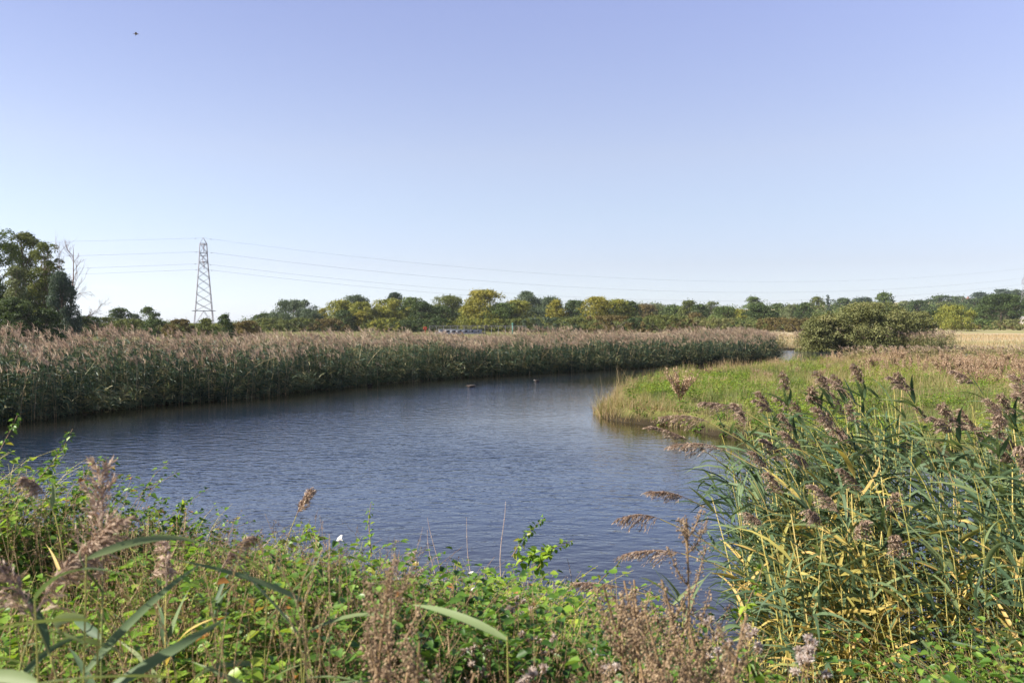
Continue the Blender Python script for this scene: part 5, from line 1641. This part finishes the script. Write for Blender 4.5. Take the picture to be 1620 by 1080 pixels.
# ---- white bindweed flowers
for k, (px, py, D, lab) in enumerate([(746, 912, 5.5, 'white bindweed flower by the thick dead stalk'), (752, 938, 5.1, 'white bindweed flower below the thick dead stalk'), (880, 926, 5.5, 'white bindweed flower at the left of the bright bindweed mound'),
                                       (942, 1041, 3.0, 'white flower low among the pale grass stalks'), (542, 855, 5.2, 'white bindweed flower among the dead stems'), (626, 922, 4.6, 'small white flower behind the blurred mugwort')]):
    tip = at(px, py, D); root = empty('bindweed_flower', tip, r.uniform(0, 6)); tag(root, lab, 'flower', 'white bindweed flowers')
    b = MB(); K = 10; th = np.arange(K) * 2 * PI / K
    tilt = r.uniform(.3, 1.1)
    Mx = np.array(Matrix.Rotation(tilt, 3, 'X'))
    rings_ = [(.003, 0), (.006, .014), (.014, .024), (.024, .028)]
    v = np.array([[q * math.cos(t) * (1 + (.07 if i % 2 else -.07) * (j == 3)), q * math.sin(t) * (1 + (.07 if i % 2 else -.07) * (j == 3)), h] for j, (q, h) in enumerate(rings_) for i, t in enumerate(th)]) @ Mx.T
    b.add(v, [(j * K + i, j * K + (i + 1) % K, (j + 1) * K + (i + 1) % K, (j + 1) * K + i) for j in range(3) for i in range(K)], rnd=.5)
    b.obj('petals', M['petal'], root, True)
    b = MB(); b.tubes((np.array([[[0, 0, -.05], [0, 0, -.02], [0, 0, 0.003]]]) @ Mx.T), np.array([[.001, .0015, .003]]), .2, 5); b.obj('stem', M['reed_stem'], root)

# ------------------------------------------------------------------ the far side of the water: meadow
def blades(mb, x, y, z, H, wd, r, rnd, bend=(.1, .7), K=4):
    N = len(x); a = r.uniform(0, 2 * PI, N); b = r.uniform(*bend, N); t = np.linspace(0, 1, K)
    P = np.stack([x, y, z], 1)[:, None] + np.stack([np.cos(a)[:, None] * b[:, None] * H[:, None] * t ** 2, np.sin(a)[:, None] * b[:, None] * H[:, None] * t ** 2, H[:, None] * (t - .2 * b[:, None] * t ** 3)], -1)
    a2 = r.uniform(0, PI, N)
    W = np.stack([np.cos(a2), np.sin(a2), 0 * a2], 1)[:, None] * (wd[:, None] * .5 * np.linspace(1, .12, K)[None])[..., None]
    mb.ribbons(P, W, rnd)


def meadow_xy(n, y0, y1, smin=.0, pad=4):
    y = np.sqrt(r.uniform(y0 ** 2, y1 ** 2, n)); x = y * r.uniform(.02, .66, n) + r.uniform(-pad, pad, n) * 0
    s = sdist(x, y)
    near = y < 13 - .25 * np.abs(x)
    ok = (s > smin) & ~near
    return x[ok], y[ok], s[ok]


mg, dg, hb, hs_ = MB(), MB(), MB(), MB()
x, y, s = meadow_xy(210000, 14, 70, -.05)
green = fbm(x * .22, y * .22, 91); fine = fbm(x * 1.1, y * 1.1, 95)
z = ground_z(x, y, s)
edge = s < 1.2
tipz0 = (x < 4.8) & (y < 36)
tipz = (x < 4.6) & (y < 36)                                # the dry point of the spit
tus = sm(.52, .72, fbm(x * .75, y * .75, 93, 2))
H = r.uniform(.10, .34, len(x)) * (.28 + .75 * fine + 1.25 * tus) * (1 + .5 * tipz0)
H = np.where(edge, H * 1.1, H)
rnd = np.clip(.35 + (green - .5) * 1.7 + (fine - .5) * 1.3 + r.normal(0, .15, len(x)) + .30 * sm(40, 60, y) + .22 * (tus - .3), 0, 1)
rnd = np.where(tipz, np.clip(rnd + .28, 0, 1), rnd)
wd = np.clip(.00042 * y, .008, .03) * r.uniform(.7, 1.3, len(x))
dryp = (rnd > .74)
blades(mg, x[~dryp], y[~dryp], z[~dryp], H[~dryp], wd[~dryp], r, rnd[~dryp])
blades(dg, x[dryp], y[dryp], z[dryp], H[dryp] * 1.25, wd[dryp] * .8, r, r.uniform(.2, 1, dryp.sum()), (.05, .45))
# the overhanging tuft at the very tip and along the undercut bank
x, y, s = meadow_xy(60000, 18, 36, -.05)
k = (s < .8) & (x < 4.4 + 1.2 * fbm(x * 2, y * 2, 6)); x, y, s = x[k], y[k], s[k]
blades(dg, x, y, ground_z(x, y, s), r.uniform(.4, .8, len(x)) * (.5 + .5 * fbm(x * 2, y * 2, 5)), np.full(len(x), .011), r, r.uniform(0, .8, len(x)), (.4, 1.2), 5)
# brown flower stems standing over the grass
x, y, s = meadow_xy(30000, 16, 66, .1)
k = fbm(x * .4, y * .4, 141) > .52; x, y, s = x[k], y[k], s[k]
blades(dg, x, y, ground_z(x, y, s), r.uniform(.35, .75, len(x)), np.clip(.00022 * y, .005, .014) * r.uniform(.7, 1.3, len(x)), r, r.uniform(0, .45, len(x)), (.0, .3), 3)
# far field beyond the river: stubbly pale grass
x = r.uniform(25, 120, 26000); y = r.uniform(75, 150, 26000); s = sdist(x, y); k = (s > 1) & (x < .66 * y); x, y, s = x[k], y[k], s[k]
blades(dg, x, y, ground_z(x, y, s), r.uniform(.2, .5, len(x)), np.full(len(x), .06), r, np.clip(fbm(x * .08, y * .2, 8) + r.normal(0, .15, len(x)), 0, 1))
tag(mg.obj('meadow_grass', M['grass']), 'green meadow grass on the spit across the water', 'grass', kind='stuff')
tag(dg.obj('dry_meadow_grass', M['dry_grass']), 'straw coloured dry grass at the tip of the spit and over the meadow', 'grass', kind='stuff')
# leafy herbs in bright patches
x, y, s = meadow_xy(26000, 15, 64, .0)
g = fbm(x * .35, y * .35, 101)
k = (g > .53) | ((s < .9) & (x > 3.6) & (y < 30)); x, y, s, g = x[k], y[k], s[k], g[k]
N = len(x)
H = r.uniform(.15, .50, N) * (.5 + 1.2 * sm(.45, .75, fbm(x * .9, y * .9, 107, 2)))
low = (s < .5); H = np.where(low, H * .6, H)
shoots(None, hb, np.stack([x, y, np.maximum(ground_z(x, y, s), 0)], 1), H, r.uniform(0, 6.28, N), r.uniform(0, .5, N), 11, .105, .068, r, np.clip(.55 + 1.6 * (g - .5), 0, 1), arch=.2)
tag(hb.obj('meadow_herbs', M['herb']), 'bright green leafy herbs in patches on the spit', 'herbs', kind='stuff')


# ---- docks gone to brown seed
def make_dock(seed_, H, nbr, spread, bits):
    rr = np.random.default_rng(seed_)
    root = empty('dock_plant', (0, 0, 0)); s_, d_ = MB(), MB()
    a = rr.uniform(0, 6.28, nbr); L = H * rr.uniform(.6, 1, nbr); t = np.linspace(0, 1, 6)
    P = np.stack([np.cos(a)[:, None] * L[:, None] * spread * t ** 1.3 * rr.uniform(.3, 1, nbr)[:, None], np.sin(a)[:, None] * L[:, None] * spread * t ** 1.3 * rr.uniform(.3, 1, nbr)[:, None], L[:, None] * t], -1)
    s_.tubes(P, np.broadcast_to(np.linspace(.008, .004, 6), (nbr, 6)), .3, 4)
    n = nbr * bits; b = np.repeat(np.arange(nbr), bits); tt = rr.uniform(.35, 1, n) * 4.99; i = tt.astype(int); f = (tt - i)[:, None]
    C = P[b, i] * (1 - f) + P[b, i + 1] * f + rr.normal(0, .022, (n, 3))
    A = rdir(n, rr); S = np.cross(A, rdir(n, rr)); S /= np.linalg.norm(S, axis=1, keepdims=True)
    sz = rr.uniform(.014, .030, n)[:, None]
    d_.cards(C, A * sz, S * sz * .7, rr.uniform(0, 1, n))
    s_.obj('stems', M['dry_stem'], root); d_.obj('seed_heads', M['dock_seed'], root)
    return root


protoD = [make_dock(600, .95, 32, .70, 60), make_dock(601, .8, 7, .25, 50), make_dock(602, .7, 10, .5, 36), make_dock(603, .9, 5, .15, 60)]
used = set()
DG = 'brown seeding docks over the meadow'
p = on_water(1074, 662); D = 27.5; tip = at(1076, 603, D); gz = float(ground_z(tip[0], D))
o = place(protoD, used, 0, (tip[0], D, gz), .5, 1.2, 'big bushy brown dock on the green spit near the undercut bank', DG); o['category'] = 'dock'
cnt = 0
DOCKS = [(1215, 590, 40), (1240, 585, 42), (1262, 576, 46), (1195, 592, 45), (1120, 590, 46), (1310, 575, 48), (1330, 580, 46), (1350, 585, 44), (1370, 582, 46), (1395, 590, 42), (1300, 590, 42), (1075, 580, 47), (1230, 562, 62), (1262, 560, 62), (1330, 566, 58), (1000, 598, 40), (1155, 588, 44)]
for px, py, D in DOCKS:
    tip = at(px, py, D); gz = float(ground_z(tip[0], D))
    o = place(protoD, used, int(r.integers(0, 4)), (tip[0], D, gz), r.uniform(0, 6.28), np.clip((tip[2] - gz) / .8, .6, 1.3), 'brown seeding dock standing among the grass of the spit before the hawthorn thicket', DG); o['category'] = 'dock'
for k in range(3000):
    if cnt >= 230: break
    y = r.uniform(35, 78); x = y * r.uniform(.33 if y > 44 else .46, .68)
    if fbm(np.array([x * .13]), np.array([y * .13]), 120)[0] < .47 or sdist(x, y) < .5: continue
    o = place(protoD, used, int(r.integers(0, 4)), (x, y, float(ground_z(x, y))), r.uniform(0, 6.28), r.uniform(.8, 1.25), 'brown seeding dock in the reddish drift at the right of the meadow', DG); o['category'] = 'dock'
    cnt += 1

# floating debris at the reed foot
fl = MB(); P, nrm, d, u = bank_points(BANK, 900, -.9, -.1, r, .6)
patch = fbm(P[:, 0] * .7, P[:, 1] * .7, 130); k = patch > .55; P = P[k]; n = len(P)
a = r.uniform(0, 6.28, n); A = np.stack([np.cos(a), np.sin(a), 0 * a], 1) * r.uniform(.05, .22, n)[:, None]; S = np.stack([-np.sin(a), np.cos(a), 0 * a + .1], 1) * .015
fl.cards(np.concatenate([P, np.full((n, 1), .012)], 1), A, S, r.uniform(.2, 1, n))
tag(fl.obj('floating_litter', M['dry_grass']), 'yellow broken reed litter floating at the foot of the reedbed', 'reed litter', kind='stuff')


# ------------------------------------------------------------------ water birds
def loft(mb, secs, rnd=.5, seg=12, mat=0):
    """secs: (x, zc, half width, half height) along x."""
    a = np.arange(seg) * 2 * PI / seg
    v = np.array([[x, hw * math.cos(t), zc + hh * math.sin(t)] for x, zc, hw, hh in secs for t in a])
    n = len(secs)
    q = [(i * seg + j, i * seg + (j + 1) % seg, (i + 1) * seg + (j + 1) % seg, (i + 1) * seg + j) for i in range(n - 1) for j in range(seg)]
    mb.add(v, q, rnd=rnd, mat=mat)


def duck(px, py, label, body, head, bill, length, heading, head_h=.10, cat='duck', name='duck', cheek=None, tail_up=.03):
    p = on_water(px, py)
    root = empty(name, (p[0], p[1], 0), heading); tag(root, label, cat)
    L = length
    b = MB()
    # one continuous body: tail, rump, back, breast, neck and head
    hx = .36 * L
    loft(b, [(-.52 * L, .055 + tail_up, .004, .003), (-.44 * L, .050 + tail_up * .6, .030 * L / .5, .010), (-.30 * L, .040, .13 * L, .050), (-.10 * L, .035, .19 * L, .075), (.10 * L, .033, .19 * L, .078), (.24 * L, .040, .15 * L, .070),
             (.31 * L, .060, .10 * L, .060), (.335 * L, .085, .065 * L, .050), (.345 * L, head_h + .02, .055 * L, .035), (.39 * L, head_h + .055, .06 * L, .036), (.44 * L, head_h + .055, .045 * L, .026), (.465 * L, head_h + .05, .012, .010)], seg=14)
    b.obj('body', body, root, True)
    b = MB(); loft(b, [(.445 * L, head_h + .045, .018, .012), (.50 * L, head_h + .042, .016, .007), (.535 * L, head_h + .038, .012, .004), (.54 * L, head_h + .037, .002, .001)], seg=8); b.obj('bill', bill, root, True)
    for s in (-1, 1):
        b = MB()
        loft(b, [(-.46 * L, .07, .004, .003), (-.30 * L, .062, .018, .028), (-.05 * L, .060, .022, .040), (.14 * L, .055, .018, .034), (.2 * L, .05, .004, .006)], seg=8)
        o = b.obj('wing', head, root, True); o.location = (0, s * .175 * L, .018)
    if cheek is not None:
        for s in (-1, 1):
            b = MB(); b.blob((.42 * L, s * .05 * L, head_h + .05), (.022, .010, .016), seg=8, rings=5); b.obj('cheek_patch', cheek, root, True)
    return root


fd = noise_mat('dark_feathers', [(.3, (.012, .010, .009)), (.7, (.024, .020, .017))], 30); fb = noise_mat('brown_feathers', [(.3, (.045, .033, .026)), (.7, (.085, .063, .050))], 25)
fg = noise_mat('grey_brown_feathers', [(.3, (.055, .045, .04)), (.7, (.09, .075, .065))], 25); bl = noise_mat('bill_horn', [(.3, (.10, .09, .04)), (.7, (.16, .14, .07))], 20); wh = noise_mat('white_feathers', [(.3, (.6, .58, .55)), (.7, (.72, .7, .68))], 20)
duck(585, 611.5, 'small black water bird close to the foot of the reeds', fd, fd, bl, .30, R(168), .07, 'water bird', 'water_bird', None, .07)
duck(745, 612.5, 'brown grey duck floating alone in mid river', fb, fg, bl, .46, R(186), .02, 'duck', 'duck')
duck(849, 604, 'small low diving bird with a white cheek, right of the brown duck', fg, fd, bl, .30, R(175), .04, 'water bird', 'water_bird', wh, .0)

fs = noise_mat('pale_brown_feathers', [(.3, (.20, .16, .18)), (.7, (.30, .25, .26))], 25)
# a bird flying high at the upper left
p = at(215, 54, 66)
root = empty('flying_bird', p, R(20)); tag(root, 'small dark bird flying alone high in the sky', 'bird')
b = MB(); loft(b, [(-.20, 0, .045, .006), (-.13, 0, .03, .018), (-.03, 0, .055, .05), (.08, .005, .045, .042), (.14, .015, .030, .03), (.18, .018, .022, .022), (.215, .015, .004, .004)], seg=10); b.obj('body', fs, root, True)
for s in (-1, 1):
    b = MB()
    pr = [(0, .07, -.06, 0), (.10, .09, -.05, .035), (.20, .075, -.045, .045), (.30, .02, -.06, .03), (.38, -.05, -.075, .0)]
    top = [(f, s * (y + .03), z + .006) for y, f, bk, z in pr]; bt = [(bk, s * (y + .03), z) for y, f, bk, z in pr]
    v = np.array(top + bt + [(a_, b_, c_ - .008) for a_, b_, c_ in top] + [(a_, b_, c_ - .004) for a_, b_, c_ in bt]); n = 5
    q = []
    for i in range(n - 1):
        q += [(i, i + 1, n + i + 1, n + i), (2 * n + i, 3 * n + i, 3 * n + i + 1, 2 * n + i + 1), (i, 2 * n + i, 2 * n + i + 1, i + 1), (n + i, n + i + 1, 3 * n + i + 1, 3 * n + i)]
    b.add(v, q); b.obj('wing', fs, root)

# ------------------------------------------------------------------ the air
hz = MB(); hz.box((0, 0, 66), (4200, 4200, 144))
m = bpy.data.materials.new('haze_air'); m.use_nodes = True; nt = m.node_tree; nt.nodes.clear()
out = nt.nodes.new('ShaderNodeOutputMaterial'); pv = nt.nodes.new('ShaderNodeVolumePrincipled')
pv.inputs['Color'].default_value = (.86, .92, 1.0, 1); pv.inputs['Density'].default_value = HAZE; pv.inputs['Anisotropy'].default_value = .2
nt.links.new(pv.outputs[0], out.inputs['Volume'])
hz_o = hz.obj('haze', m); tag(hz_o, kind='stuff')
cy.volume_bounces = 0
